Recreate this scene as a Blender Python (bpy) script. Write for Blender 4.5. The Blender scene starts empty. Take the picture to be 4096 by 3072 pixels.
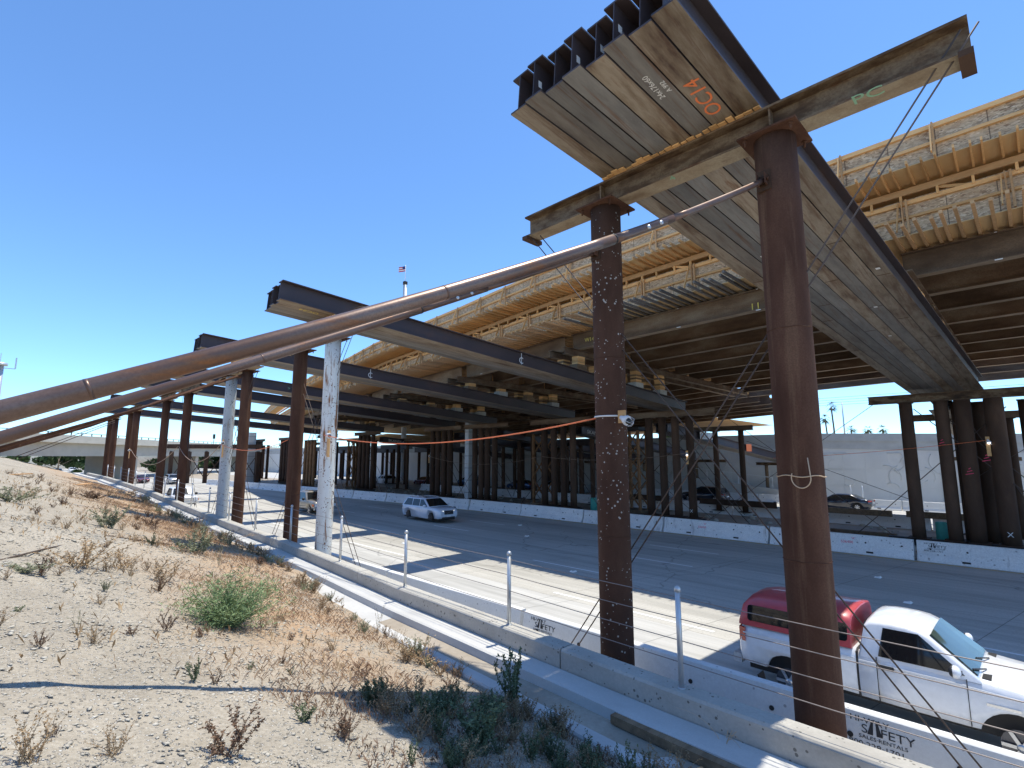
import bpy, bmesh, math, random
from mathutils import Vector, Matrix
R=math.radians
random.seed(7)
C=bpy.context.scene.collection
V=Vector
ORD=['first','second','third','fourth','fifth','sixth','seventh','eighth','ninth','tenth','eleventh','twelfth','thirteenth','fourteenth','fifteenth','sixteenth','seventeenth','eighteenth','nineteenth','twentieth']
def interp(x,xs,ys):
    if x<=xs[0]: return ys[0]
    for i in range(1,len(xs)):
        if x<=xs[i]:
            t=(x-xs[i-1])/(xs[i]-xs[i-1]); return ys[i-1]+t*(ys[i]-ys[i-1])
    return ys[-1]
# ---------------------------------------------------------------- materials
def newmat(name):
    m=bpy.data.materials.new(name); m.use_nodes=True
    nt=m.node_tree; b=nt.nodes['Principled BSDF']
    return m,nt,b
def N(nt,t,**k):
    n=nt.nodes.new(t)
    for a,v in k.items():
        if a in n.inputs: n.inputs[a].default_value=v
        else: setattr(n,a,v)
    return n
def coords(nt,scale=(1,1,1),rand=True):
    tc=N(nt,'ShaderNodeTexCoord'); mp=N(nt,'ShaderNodeMapping')
    mp.inputs['Scale'].default_value=scale
    if rand:
        oi=N(nt,'ShaderNodeObjectInfo'); mu=N(nt,'ShaderNodeMath',operation='MULTIPLY'); mu.inputs[1].default_value=37.0
        nt.links.new(oi.outputs['Random'],mu.inputs[0])
        ad=N(nt,'ShaderNodeVectorMath',operation='ADD')
        nt.links.new(tc.outputs['Object'],ad.inputs[0]); nt.links.new(mu.outputs[0],ad.inputs[1])
        nt.links.new(ad.outputs[0],mp.inputs['Vector'])
    else: nt.links.new(tc.outputs['Object'],mp.inputs['Vector'])
    return mp.outputs[0]
def ramp(nt,src,stops):
    r=N(nt,'ShaderNodeValToRGB'); e=r.color_ramp.elements
    while len(e)<len(stops): e.new(.5)
    for i,(p,c) in enumerate(stops):
        e[i].position=p; e[i].color=(c,c,c,1) if isinstance(c,(int,float)) else (*c,1)
    nt.links.new(src,r.inputs[0]); return r.outputs[0]
def noise(nt,vec,scale,detail=6,rough=.6):
    n=N(nt,'ShaderNodeTexNoise'); n.inputs['Scale'].default_value=scale; n.inputs['Detail'].default_value=detail; n.inputs['Roughness'].default_value=rough
    nt.links.new(vec,n.inputs['Vector']); return n.outputs['Fac']
def mix(nt,f,a,b,mode='MIX'):
    m=N(nt,'ShaderNodeMix',data_type='RGBA',blend_type=mode)
    for s,i in ((f,0),(a,6),(b,7)):
        if hasattr(s,'links'): nt.links.new(s,m.inputs[i])
        elif isinstance(s,(int,float)): m.inputs[i].default_value=s
        else: m.inputs[i].default_value=(*s,1)
    return m.outputs[2]
def bump(nt,b,h,strength=.3,dist=.02):
    u=N(nt,'ShaderNodeBump'); u.inputs['Strength'].default_value=strength; u.inputs['Distance'].default_value=dist
    nt.links.new(h,u.inputs['Height']); nt.links.new(u.outputs[0],b.inputs['Normal'])
def mottled(name,stops,scale=3,stretch=(1,1,1),rough=.75,metal=0,bmp=.25,fine=None,speck=None,tint=.0,streak=None,spec=.3):
    """two-octave colour mottling; optional fine grain, specks, long streaks and a per-object brightness tint"""
    m,nt,b=newmat(name); v=coords(nt,stretch)
    n1=noise(nt,v,scale); col=ramp(nt,n1,stops)
    if streak:
        sv=coords(nt,streak[0]); s=noise(nt,sv,streak[1],5,.65); col=mix(nt,ramp(nt,s,[(streak[2],0),(streak[3],1)]),col,streak[4])
    if fine:
        n2=noise(nt,coords(nt),fine[0],4,.7); col=mix(nt,ramp(nt,n2,[(.35,0),(.65,fine[1])]),col,fine[2])
    if speck:
        vo=N(nt,'ShaderNodeTexVoronoi'); vo.inputs['Scale'].default_value=speck[0]; nt.links.new(coords(nt),vo.inputs['Vector'])
        n3=noise(nt,coords(nt),speck[0]*.35,3,.6)
        n3=ramp(nt,n3,[(.42,0),(.62,1)]); vo.inputs['Randomness'].default_value=1; ms=N(nt,'ShaderNodeMath',operation='SUBTRACT'); nt.links.new(vo.outputs['Distance'],ms.inputs[0])
        k=N(nt,'ShaderNodeMath',operation='MULTIPLY'); nt.links.new(n3,k.inputs[0]); k.inputs[1].default_value=speck[3] if len(speck)>3 else .5
        nt.links.new(k.outputs[0],ms.inputs[1])
        f=ramp(nt,ms.outputs[0],[(0,1),(speck[1],0)])
        col=mix(nt,f,col,speck[2])
    if tint:
        oi=N(nt,'ShaderNodeObjectInfo'); rr=ramp(nt,oi.outputs['Random'],[(0,1-tint),(1,1+tint)])
        mr=N(nt,'ShaderNodeMapRange'); mr.inputs[3].default_value=1-tint; mr.inputs[4].default_value=1+tint
        nt.links.new(oi.outputs['Random'],mr.inputs[0])
        cb=N(nt,'ShaderNodeCombineColor'); 
        for i in range(3): nt.links.new(mr.outputs[0],cb.inputs[i])
        col=mix(nt,1.0,col,cb.outputs[0],'MULTIPLY')
    nt.links.new(col,b.inputs['Base Color']); b.inputs['Roughness'].default_value=rough; b.inputs['Metallic'].default_value=metal
    b.inputs['Specular IOR Level'].default_value=spec
    if bmp: bump(nt,b,noise(nt,v,scale*6,5,.7),bmp,.01)
    return m
def plain(name,c,rough=.5,metal=0,spec=.5,coat=0,emit=None):
    m,nt,b=newmat(name)
    n=noise(nt,coords(nt),9,4); col=mix(nt,ramp(nt,n,[(.3,0),(.7,1)]),[x*.93 for x in c],[min(1,x*1.05) for x in c])
    nt.links.new(col,b.inputs['Base Color']); b.inputs['Roughness'].default_value=rough; b.inputs['Metallic'].default_value=metal
    b.inputs['Specular IOR Level'].default_value=spec; b.inputs['Coat Weight'].default_value=coat; b.inputs['Coat Roughness'].default_value=.05
    if emit: b.inputs['Emission Color'].default_value=(*emit[0],1); b.inputs['Emission Strength'].default_value=emit[1]
    return m
M={}
M['pipe_rust']=mottled('pipe_rust',[(.28,(.058,.027,.018)),(.5,(.10,.049,.032)),(.75,(.155,.08,.05))],2.2,(1,1,.3),.8,.0,.3,fine=(45,.5,(.06,.028,.016)),tint=.1,spec=.12,streak=((4,4,.22),1.3,.56,.74,(.18,.105,.064)))
M['pipe_speck']=mottled('pipe_speckled',[(.3,(.058,.029,.02)),(.6,(.102,.053,.035)),(.8,(.14,.074,.047))],2.2,(1,1,.35),.8,.0,.25,spec=.12,fine=(60,.35,(.05,.024,.016)),speck=(15,.025,(.40,.37,.34),.25))
M['pipe_dark']=mottled('pipe_dark',[(.3,(.065,.038,.025)),(.6,(.105,.062,.04)),(.8,(.16,.09,.054))],1.4,(1,1,.35),.8,.0,.2,spec=.15,fine=(50,.3,(.035,.02,.018)),tint=.2)
M['pipe_white']=mottled('pipe_flaking_white',[(.3,(.62,.62,.57)),(.55,(.74,.74,.70)),(.8,(.58,.57,.5))],2.2,(1,1,.3),.6,.0,.2,streak=((5,5,.55),1.3,.56,.63,(.27,.12,.05)),speck=(16,.06,(.2,.1,.06),.33))
M['pipe_grey']=mottled('pipe_grey_paint',[(.3,(.42,.45,.46)),(.6,(.52,.55,.56)),(.8,(.46,.47,.45))],2,(1,1,.3),.6,.0,.2,streak=((5,5,.5),1.2,.62,.7,(.3,.2,.12)),speck=(14,.05,(.1,.08,.07),.3))
M['brace']=mottled('brace_pipe',[(.25,(.11,.055,.034)),(.5,(.175,.105,.078)),(.75,(.27,.195,.16))],1.3,(.35,1,1),.38,.42,.15,streak=((.3,7,7),1.1,.54,.7,(.27,.11,.04)),fine=(70,.45,(.10,.06,.045)),spec=.5)
M['beam']=mottled('mill_scale_steel',[(.3,(.05,.038,.042)),(.55,(.072,.053,.055)),(.8,(.13,.07,.05))],1.2,(.4,1,1),.55,.15,.12,fine=(40,.3,(.04,.03,.03)),tint=.2,spec=.5)
M['beam_under_old']=mottled('weathered_flange',[(.28,(.15,.125,.10)),(.45,(.245,.22,.185)),(.6,(.30,.275,.23)),(.78,(.235,.145,.085))],1.5,(.55,2.2,1),.65,.1,.2,streak=((.25,7,1),1.3,.55,.72,(.14,.08,.05)),fine=(35,.4,(.15,.125,.105)),tint=.35,spec=.4)
def flange():
    m,nt,b=newmat('weathered_flange_underside'); v=coords(nt,(.5,2.4,1))
    warm=ramp(nt,noise(nt,v,1.5,7,.65),[(.3,(.08,.042,.024)),(.44,(.215,.16,.105)),(.58,(.32,.265,.195)),(.72,(.17,.082,.036))])
    cool=ramp(nt,noise(nt,v,1.9,7,.65),[(.3,(.10,.10,.10)),(.5,(.155,.16,.158)),(.65,(.20,.20,.19)),(.8,(.14,.105,.085))])
    oi=N(nt,'ShaderNodeObjectInfo'); mm=N(nt,'ShaderNodeMath',operation='MULTIPLY'); mm.inputs[1].default_value=7.13; fr=N(nt,'ShaderNodeMath',operation='FRACT')
    nt.links.new(oi.outputs['Random'],mm.inputs[0]); nt.links.new(mm.outputs[0],fr.inputs[0])
    col=mix(nt,ramp(nt,fr.outputs[0],[(.35,.0),(.75,.8)]),warm,cool)
    st=noise(nt,coords(nt,(.3,9,1)),1.5,6,.7); col=mix(nt,ramp(nt,st,[(.52,0),(.68,.85)]),col,(.135,.066,.033))
    sc2=noise(nt,coords(nt,(.6,3,1)),5,5,.75); col=mix(nt,ramp(nt,sc2,[(.6,0),(.75,.55)]),col,(.33,.31,.27))
    mr=N(nt,'ShaderNodeMapRange'); mr.inputs[3].default_value=.72; mr.inputs[4].default_value=1.25; nt.links.new(oi.outputs['Random'],mr.inputs[0])
    cb=N(nt,'ShaderNodeCombineColor'); [nt.links.new(mr.outputs[0],cb.inputs[i]) for i in range(3)]
    col=mix(nt,1.0,col,cb.outputs[0],'MULTIPLY'); nt.links.new(col,b.inputs['Base Color']); b.inputs['Roughness'].default_value=.6; b.inputs['Metallic'].default_value=.1
    bump(nt,b,sc2,.2,.01); return m
M['beam_under']=flange()
M['header']=mottled('rusty_header_steel',[(.32,(.035,.02,.013)),(.45,(.12,.07,.038)),(.57,(.24,.17,.105)),(.68,(.14,.065,.03)),(.8,(.05,.028,.017))],3.6,(1,.4,1),.8,.0,.4,fine=(30,.5,(.07,.045,.03)),tint=.1)
M['header_under']=mottled('sandy_header_flange',[(.3,(.19,.125,.07)),(.45,(.34,.265,.17)),(.6,(.42,.35,.24)),(.75,(.16,.09,.045))],2.2,(1,.6,1),.8,0,.35,fine=(30,.5,(.2,.14,.09)))
M['stringer']=mottled('old_stringer_steel',[(.28,(.085,.048,.027)),(.5,(.175,.112,.068)),(.68,(.25,.19,.13)),(.82,(.15,.068,.033))],1.4,(1,.35,1),.8,0,.3,fine=(25,.45,(.06,.04,.028)),tint=.3)
M['stringer_under']=mottled('old_stringer_flange',[(.3,(.24,.165,.10)),(.6,(.36,.275,.19)),(.8,(.17,.09,.05))],1.6,(1,.4,1),.75,0,.2,tint=.25)
M['lumber']=mottled('new_lumber',[(.3,(.68,.365,.14)),(.55,(.78,.46,.195)),(.8,(.62,.30,.10))],2,(6,1,6),.75,0,.15,tint=.25,fine=(30,.25,(.50,.31,.15)))
M['lumber_red']=mottled('fir_lumber',[(.3,(.55,.31,.14)),(.6,(.65,.40,.20)),(.8,(.48,.25,.10))],2,(6,1,6),.75,0,.15,tint=.18)
M['lumber_grey']=mottled('weathered_lumber',[(.3,(.13,.115,.10)),(.6,(.21,.19,.165)),(.8,(.15,.125,.10))],2,(6,1,6),.85,0,.2,tint=.3)
M['block_white']=mottled('pale_block',[(.3,(.42,.40,.37)),(.7,(.58,.56,.52))],3,(1,1,1),.85,0,.2,tint=.15)
M['timber']=mottled('old_timber',[(.3,(.13,.085,.05)),(.6,(.24,.16,.095)),(.8,(.17,.10,.06))],2,(1,4,4),.85,0,.3,tint=.3)
M['ply']=mottled('form_plywood',[(.3,(.66,.42,.19)),(.7,(.75,.52,.26))],.8,(1,1,1),.7,0,.05)
M['galv']=mottled('galvanised_steel',[(.3,(.50,.52,.53)),(.7,(.64,.66,.67))],14,(1,1,.5),.4,.6,.05,spec=.5)
M['cable']=plain('cable_steel',(.30,.26,.24),.5,.6)
M['wire']=plain('wire_rope',(.10,.07,.055),.7,.2)
M['dark']=plain('dark_iron',(.03,.028,.027),.7,.2)
M['krail']=mottled('white_barrier_concrete',[(.3,(.70,.70,.68)),(.6,(.80,.80,.78)),(.8,(.62,.61,.58))],1.8,(1,.6,1),.85,0,.3,fine=(22,.3,(.55,.54,.51)),speck=(8,.04,(.42,.41,.4),.16),tint=.05)
M['krail_old']=mottled('grimy_barrier_concrete',[(.3,(.74,.74,.73)),(.55,(.86,.86,.84)),(.8,(.62,.61,.6))],1.3,(1,.5,1),.85,0,.3,fine=(18,.35,(.4,.39,.38)),speck=(5,.05,(.40,.39,.38),.2),tint=.06,streak=((1,2.2,.5),1.5,.6,.75,(.35,.34,.33)))
M['wall']=mottled('cast_concrete',[(.28,(.38,.355,.31)),(.5,(.48,.455,.40)),(.75,(.54,.515,.46))],1.7,(1,.8,1.4),.85,0,.35,fine=(26,.35,(.3,.285,.25)),speck=(13,.045,(.17,.16,.14),.24))
M['gutter']=mottled('gutter_concrete',[(.3,(.48,.47,.445)),(.7,(.6,.59,.56))],2,(1,.5,1),.85,0,.2,fine=(40,.3,(.4,.385,.36)))
M['pier']=mottled('pier_concrete',[(.3,(.5,.52,.52)),(.7,(.64,.66,.65))],1,(1,1,.6),.85,0,.15)
M['farwall']=mottled('far_wall_concrete',[(.3,(.66,.65,.62)),(.6,(.74,.73,.70)),(.8,(.60,.59,.57))],.35,(1,1,.6),.9,0,.1)
M['overpass']=mottled('overpass_concrete',[(.3,(.42,.39,.32)),(.7,(.52,.48,.40))],.4,(1,1,1),.9,0,.05)
M['tyre']=plain('tyre_rubber',(.018,.018,.018),.8,0,.3)
M['rim']=plain('alloy_rim',(.55,.55,.56),.3,.85)
M['rim_dark']=plain('dark_rim',(.10,.10,.11),.35,.7)
M['glass_dark']=plain('tinted_glass',(.012,.015,.017),.04,0,.6)
M['glass_green']=plain('windscreen_glass',(.05,.075,.06),.05,0,.7)
M['chrome']=plain('chrome',(.75,.75,.76),.12,1)
M['red_lamp']=plain('red_lamp',(.5,.03,.02),.2,0,.5,.5)
M['head_lamp']=plain('head_lamp',(.75,.77,.8),.1,0,.6,.6)
M['lit_lamp']=plain('lit_head_lamp',(.8,.8,.75),.2,0,.5,0,((1,.97,.85),2.0))
M['black_plastic']=plain('black_plastic',(.025,.025,.027),.5)
M['white_paint']=plain('white_car_paint',(.80,.81,.83),.3,0,.5,.7)
M['pearl_paint']=plain('pearl_car_paint',(.70,.74,.82),.25,.1,.5,.9)
M['red_paint']=plain('faded_red_paint',(.52,.07,.08),.4,0,.5,.4)
M['silver_paint']=plain('silver_car_paint',(.45,.47,.5),.3,.5,.5,.7)
M['pewter_paint']=plain('pewter_car_paint',(.36,.33,.28),.3,.5,.5,.7)
M['black_paint']=plain('black_car_paint',(.012,.014,.025),.18,.1,.5,1)
M['blue_paint']=plain('blue_car_paint',(.03,.10,.25),.25,.3,.5,.8)
M['maroon_paint']=plain('maroon_car_paint',(.12,.015,.025),.25,.3,.5,.8)
M['stencil']=plain('black_stencil_paint',(.035,.035,.038),.8)
M['orange_paint']=plain('orange_marker_paint',(.85,.22,.07),.7)
M['white_mark']=plain('white_marker_paint',(.78,.76,.72),.7)
M['pink_mark']=plain('pink_marker_paint',(.75,.06,.13),.7)
M['green_mark']=plain('green_marker_paint',(.26,.46,.29),.8)
M['yellow_mark']=plain('yellow_marker_paint',(.7,.55,.12),.8)
M['road_white']=mottled('worn_white_line',[(.3,(.72,.72,.70)),(.7,(.84,.84,.82))],6,(1,1,1),.8,0,.05)
M['road_yellow']=mottled('worn_yellow_line',[(.3,(.5,.33,.10)),(.7,(.62,.42,.13))],5,(1,1,1),.8,0,.05)
M['paper']=plain('paper_sticker',(.8,.8,.78),.7)
M['cord']=plain('orange_cord',(.80,.20,.07),.5)
M['cord_dull']=plain('dull_cord',(.36,.25,.18),.6)
M['flag_red']=plain('flag_red',(.5,.05,.06),.8); M['flag_blue']=plain('flag_blue',(.03,.05,.2),.8)
M['lattice']=mottled('yellow_rust_lattice',[(.3,(.20,.10,.045)),(.6,(.31,.165,.075)),(.8,(.19,.08,.035))],2,(1,1,1),.8,0,.2)
M['teal']=plain('teal_paint',(.06,.35,.28),.6)
M['sign_orange']=plain('orange_sign',(.85,.2,.05),.6); M['sign_white']=plain('white_sign',(.75,.76,.77),.6)
M['leaf_green']=mottled('bush_green',[(.3,(.15,.23,.09)),(.7,(.29,.38,.18))],4,bmp=0,tint=.15)
M['leaf_sage']=mottled('sage_leaf',[(.3,(.16,.17,.10)),(.7,(.27,.28,.17))],5,bmp=0,tint=.2)
M['leaf_dark']=mottled('weed_green',[(.3,(.085,.11,.055)),(.7,(.16,.19,.10))],5,bmp=0,tint=.2)
M['leaf_dry']=mottled('dry_weed',[(.3,(.25,.16,.085)),(.7,(.42,.30,.17))],5,bmp=0,tint=.2)
M['leaf_brown']=mottled('brown_weed',[(.3,(.13,.075,.05)),(.7,(.24,.15,.09))],5,bmp=0,tint=.2)
M['grass_dry']=mottled('dry_grass',[(.3,(.46,.30,.17)),(.55,(.58,.41,.26)),(.8,(.66,.52,.36))],.7,bmp=0)
M['tree_leaf']=mottled('tree_leaf',[(.3,(.035,.065,.02)),(.7,(.085,.13,.045))],.6,bmp=0,tint=.3)
M['palm_leaf']=mottled('palm_leaf',[(.3,(.05,.075,.03)),(.7,(.10,.12,.05))],.8,bmp=0)
M['bark']=mottled('bark',[(.3,(.12,.09,.06)),(.7,(.2,.16,.11))],2,bmp=.2)
M['pebble']=mottled('pebble',[(.3,(.33,.29,.23)),(.55,(.46,.42,.345)),(.8,(.66,.62,.54))],1.3,bmp=0)
def osb():
    m,nt,b=newmat('strand_board'); v=coords(nt,(1,1,1))
    cols=[]
    for k,ang in enumerate((.5,-.7,1.5)):
        mp=N(nt,'ShaderNodeMapping'); mp.inputs['Rotation'].default_value=(ang,0,0); mp.inputs['Scale'].default_value=(1,1,2.6); nt.links.new(v,mp.inputs[0])
        vo=N(nt,'ShaderNodeTexVoronoi'); vo.inputs['Scale'].default_value=7.5+1.3*k; nt.links.new(mp.outputs[0],vo.inputs['Vector'])
        sp=N(nt,'ShaderNodeSeparateColor'); nt.links.new(vo.outputs['Color'],sp.inputs[0]); cols.append(sp.outputs)
    a=ramp(nt,cols[0][0],[(0,(.30,.185,.105)),(.35,(.54,.37,.225)),(.7,(.70,.52,.33)),(1,(.45,.29,.165))])
    c=ramp(nt,cols[1][0],[(0,(.24,.15,.085)),(.5,(.58,.41,.25)),(1,(.76,.59,.40))])
    d=ramp(nt,cols[2][0],[(0,(.33,.205,.12)),(.5,(.62,.45,.28)),(1,(.50,.345,.205))])
    col=mix(nt,ramp(nt,cols[2][1],[(.45,0),(.5,1)]),a,c); col=mix(nt,ramp(nt,cols[0][2],[(.6,0),(.65,1)]),col,d)
    # sheet seams every 1.15 m along the deck
    tc=N(nt,'ShaderNodeTexCoord'); sx=N(nt,'ShaderNodeSeparateXYZ'); nt.links.new(tc.outputs['Object'],sx.inputs[0])
    md=N(nt,'ShaderNodeMath',operation='PINGPONG'); md.inputs[1].default_value=.575; nt.links.new(sx.outputs[1],md.inputs[0])
    col=mix(nt,ramp(nt,md.outputs[0],[(0,1),(.02,0)]),col,(.09,.06,.04))
    nt.links.new(col,b.inputs['Base Color']); b.inputs['Roughness'].default_value=.85; return m
M['osb']=osb()
def ground_mat():
    m,nt,b=newmat('dry_gravelly_dirt'); v=coords(nt,rand=False)
    base=ramp(nt,noise(nt,v,.35,6,.6),[(.3,(.32,.275,.21)),(.5,(.41,.36,.285)),(.7,(.47,.42,.34))])
    fine=ramp(nt,noise(nt,v,28,5,.75),[(.3,(.20,.17,.125)),(.5,(.41,.36,.285)),(.7,(.62,.565,.475))])
    big=ramp(nt,noise(nt,v,.9,5,.65),[(.35,.78),(.5,1.0),(.66,1.12)]); base=mix(nt,1.0,base,big,'MULTIPLY'); mid=ramp(nt,noise(nt,v,5,5,.7),[(.35,.8),(.6,1.08)]); base=mix(nt,1.0,base,mid,'MULTIPLY'); col=mix(nt,.48,base,fine)
    vo=N(nt,'ShaderNodeTexVoronoi'); vo.inputs['Scale'].default_value=34; nt.links.new(v,vo.inputs['Vector'])
    sp=N(nt,'ShaderNodeSeparateColor'); nt.links.new(vo.outputs['Color'],sp.inputs[0])
    st=ramp(nt,sp.outputs[0],[(.55,0),(.6,1)]); ed=ramp(nt,vo.outputs['Distance'],[(.0,1),(.28,1),(.42,0)])
    f=N(nt,'ShaderNodeMath',operation='MULTIPLY'); nt.links.new(st,f.inputs[0]); nt.links.new(ed,f.inputs[1])
    col=mix(nt,f.outputs[0],col,ramp(nt,sp.outputs[1],[(0,(.22,.20,.17)),(.5,(.5,.465,.41)),(1,(.7,.67,.61))]))
    # orange litter and dry grass cover beside the gutter
    at=N(nt,'ShaderNodeVertexColor'); at.layer_name='litter'
    n=noise(nt,v,1.3,6,.65); mu=N(nt,'ShaderNodeMath',operation='MULTIPLY'); nt.links.new(at.outputs[0],mu.inputs[0]); nt.links.new(ramp(nt,n,[(.3,.2),(.55,1)]),mu.inputs[1])
    col=mix(nt,mu.outputs[0],col,ramp(nt,noise(nt,v,9,6,.7),[(.3,(.36,.235,.145)),(.6,(.50,.36,.235)),(.8,(.58,.46,.325))]))
    nt.links.new(col,b.inputs['Base Color']); b.inputs['Roughness'].default_value=.95; b.inputs['Specular IOR Level'].default_value=.1
    hh=N(nt,'ShaderNodeMath',operation='ADD'); nt.links.new(noise(nt,v,28,5,.75),hh.inputs[0]); nt.links.new(f.outputs[0],hh.inputs[1])
    bump(nt,b,hh.outputs[0],.9,.025); return m
M['ground']=ground_mat()
def road_mat(name,c0,c1,grain):
    m,nt,b=newmat(name); v=coords(nt,(1,.25,1),False); v2=coords(nt,rand=False)
    col=ramp(nt,noise(nt,v,.7,7,.65),[(.3,c0),(.7,c1)])
    lon=ramp(nt,noise(nt,coords(nt,(6,.08,1),False),1.4,5,.7),[(.35,.86),(.65,1.05)])
    col=mix(nt,1,col,lon,'MULTIPLY')
    g=noise(nt,v2,16,3,.8); col=mix(nt,ramp(nt,g,[(.5,0),(.72,grain)]),col,[x*.55 for x in c0])
    g2=noise(nt,v2,.9,6,.7); col=mix(nt,ramp(nt,g2,[(.62,0),(.8,.35)]),col,[x*.6 for x in c0])
    tc=N(nt,'ShaderNodeTexCoord'); s0=N(nt,'ShaderNodeSeparateXYZ'); nt.links.new(tc.outputs['Object'],s0.inputs[0])
    la=N(nt,'ShaderNodeMath',operation='PINGPONG'); la.inputs[1].default_value=1.7; of=N(nt,'ShaderNodeMath',operation='SUBTRACT'); of.inputs[1].default_value=12.88
    nt.links.new(s0.outputs[0],of.inputs[0]); nt.links.new(of.outputs[0],la.inputs[0])
    wn=noise(nt,coords(nt,(1.2,.09,1),False),1.0,5,.7); wk=N(nt,'ShaderNodeMath',operation='MULTIPLY'); nt.links.new(ramp(nt,la.outputs[0],[(.35,0),(.47,.6),(.6,.15),(.85,.1),(.97,.85)]),wk.inputs[0]); nt.links.new(ramp(nt,wn,[(.35,.1),(.65,1)]),wk.inputs[1])
    wk2=N(nt,'ShaderNodeMath',operation='MULTIPLY'); nt.links.new(wk.outputs[0],wk2.inputs[0]); wk2.inputs[1].default_value=.6
    col=mix(nt,wk2.outputs[0],col,[x*.5 for x in c0])
    cv=N(nt,'ShaderNodeTexVoronoi'); cv.feature='DISTANCE_TO_EDGE'; cv.inputs['Scale'].default_value=.16; cw=N(nt,'ShaderNodeVectorMath',operation='ADD'); nv=N(nt,'ShaderNodeTexNoise'); nv.inputs['Scale'].default_value=.8; nt.links.new(v2,nv.inputs['Vector']); nt.links.new(v2,cw.inputs[0]); nt.links.new(nv.outputs['Color'],cw.inputs[1]); nt.links.new(cw.outputs[0],cv.inputs['Vector'])
    col=mix(nt,ramp(nt,cv.outputs['Distance'],[(0,.55),(.006,0)]),col,[x*.35 for x in c0])
    # sawn slab joints across the lanes
    sx=N(nt,'ShaderNodeSeparateXYZ'); nt.links.new(tc.outputs['Object'],sx.inputs[0])
    sk=N(nt,'ShaderNodeMath',operation='MULTIPLY_ADD'); nt.links.new(sx.outputs[0],sk.inputs[0]); sk.inputs[1].default_value=.18; nt.links.new(sx.outputs[1],sk.inputs[2])
    pp=N(nt,'ShaderNodeMath',operation='PINGPONG'); pp.inputs[1].default_value=2.2; nt.links.new(sk.outputs[0],pp.inputs[0])
    col=mix(nt,ramp(nt,pp.outputs[0],[(0,.9),(.016,0)]),col,[x*.25 for x in c0])
    nt.links.new(col,b.inputs['Base Color']); b.inputs['Roughness'].default_value=.85; b.inputs['Specular IOR Level'].default_value=.25
    bump(nt,b,noise(nt,v2,30,4,.7),.3,.01); return m
M['road']=road_mat('concrete_lane',(.46,.44,.395),(.56,.54,.49),.55)
M['shoulder']=road_mat('smooth_shoulder',(.50,.49,.46),(.58,.57,.54),.2)
M['dirt']=mottled('median_dirt',[(.3,(.30,.25,.19)),(.7,(.46,.40,.32))],.8,bmp=.4,fine=(14,.4,(.25,.21,.16)))
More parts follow.
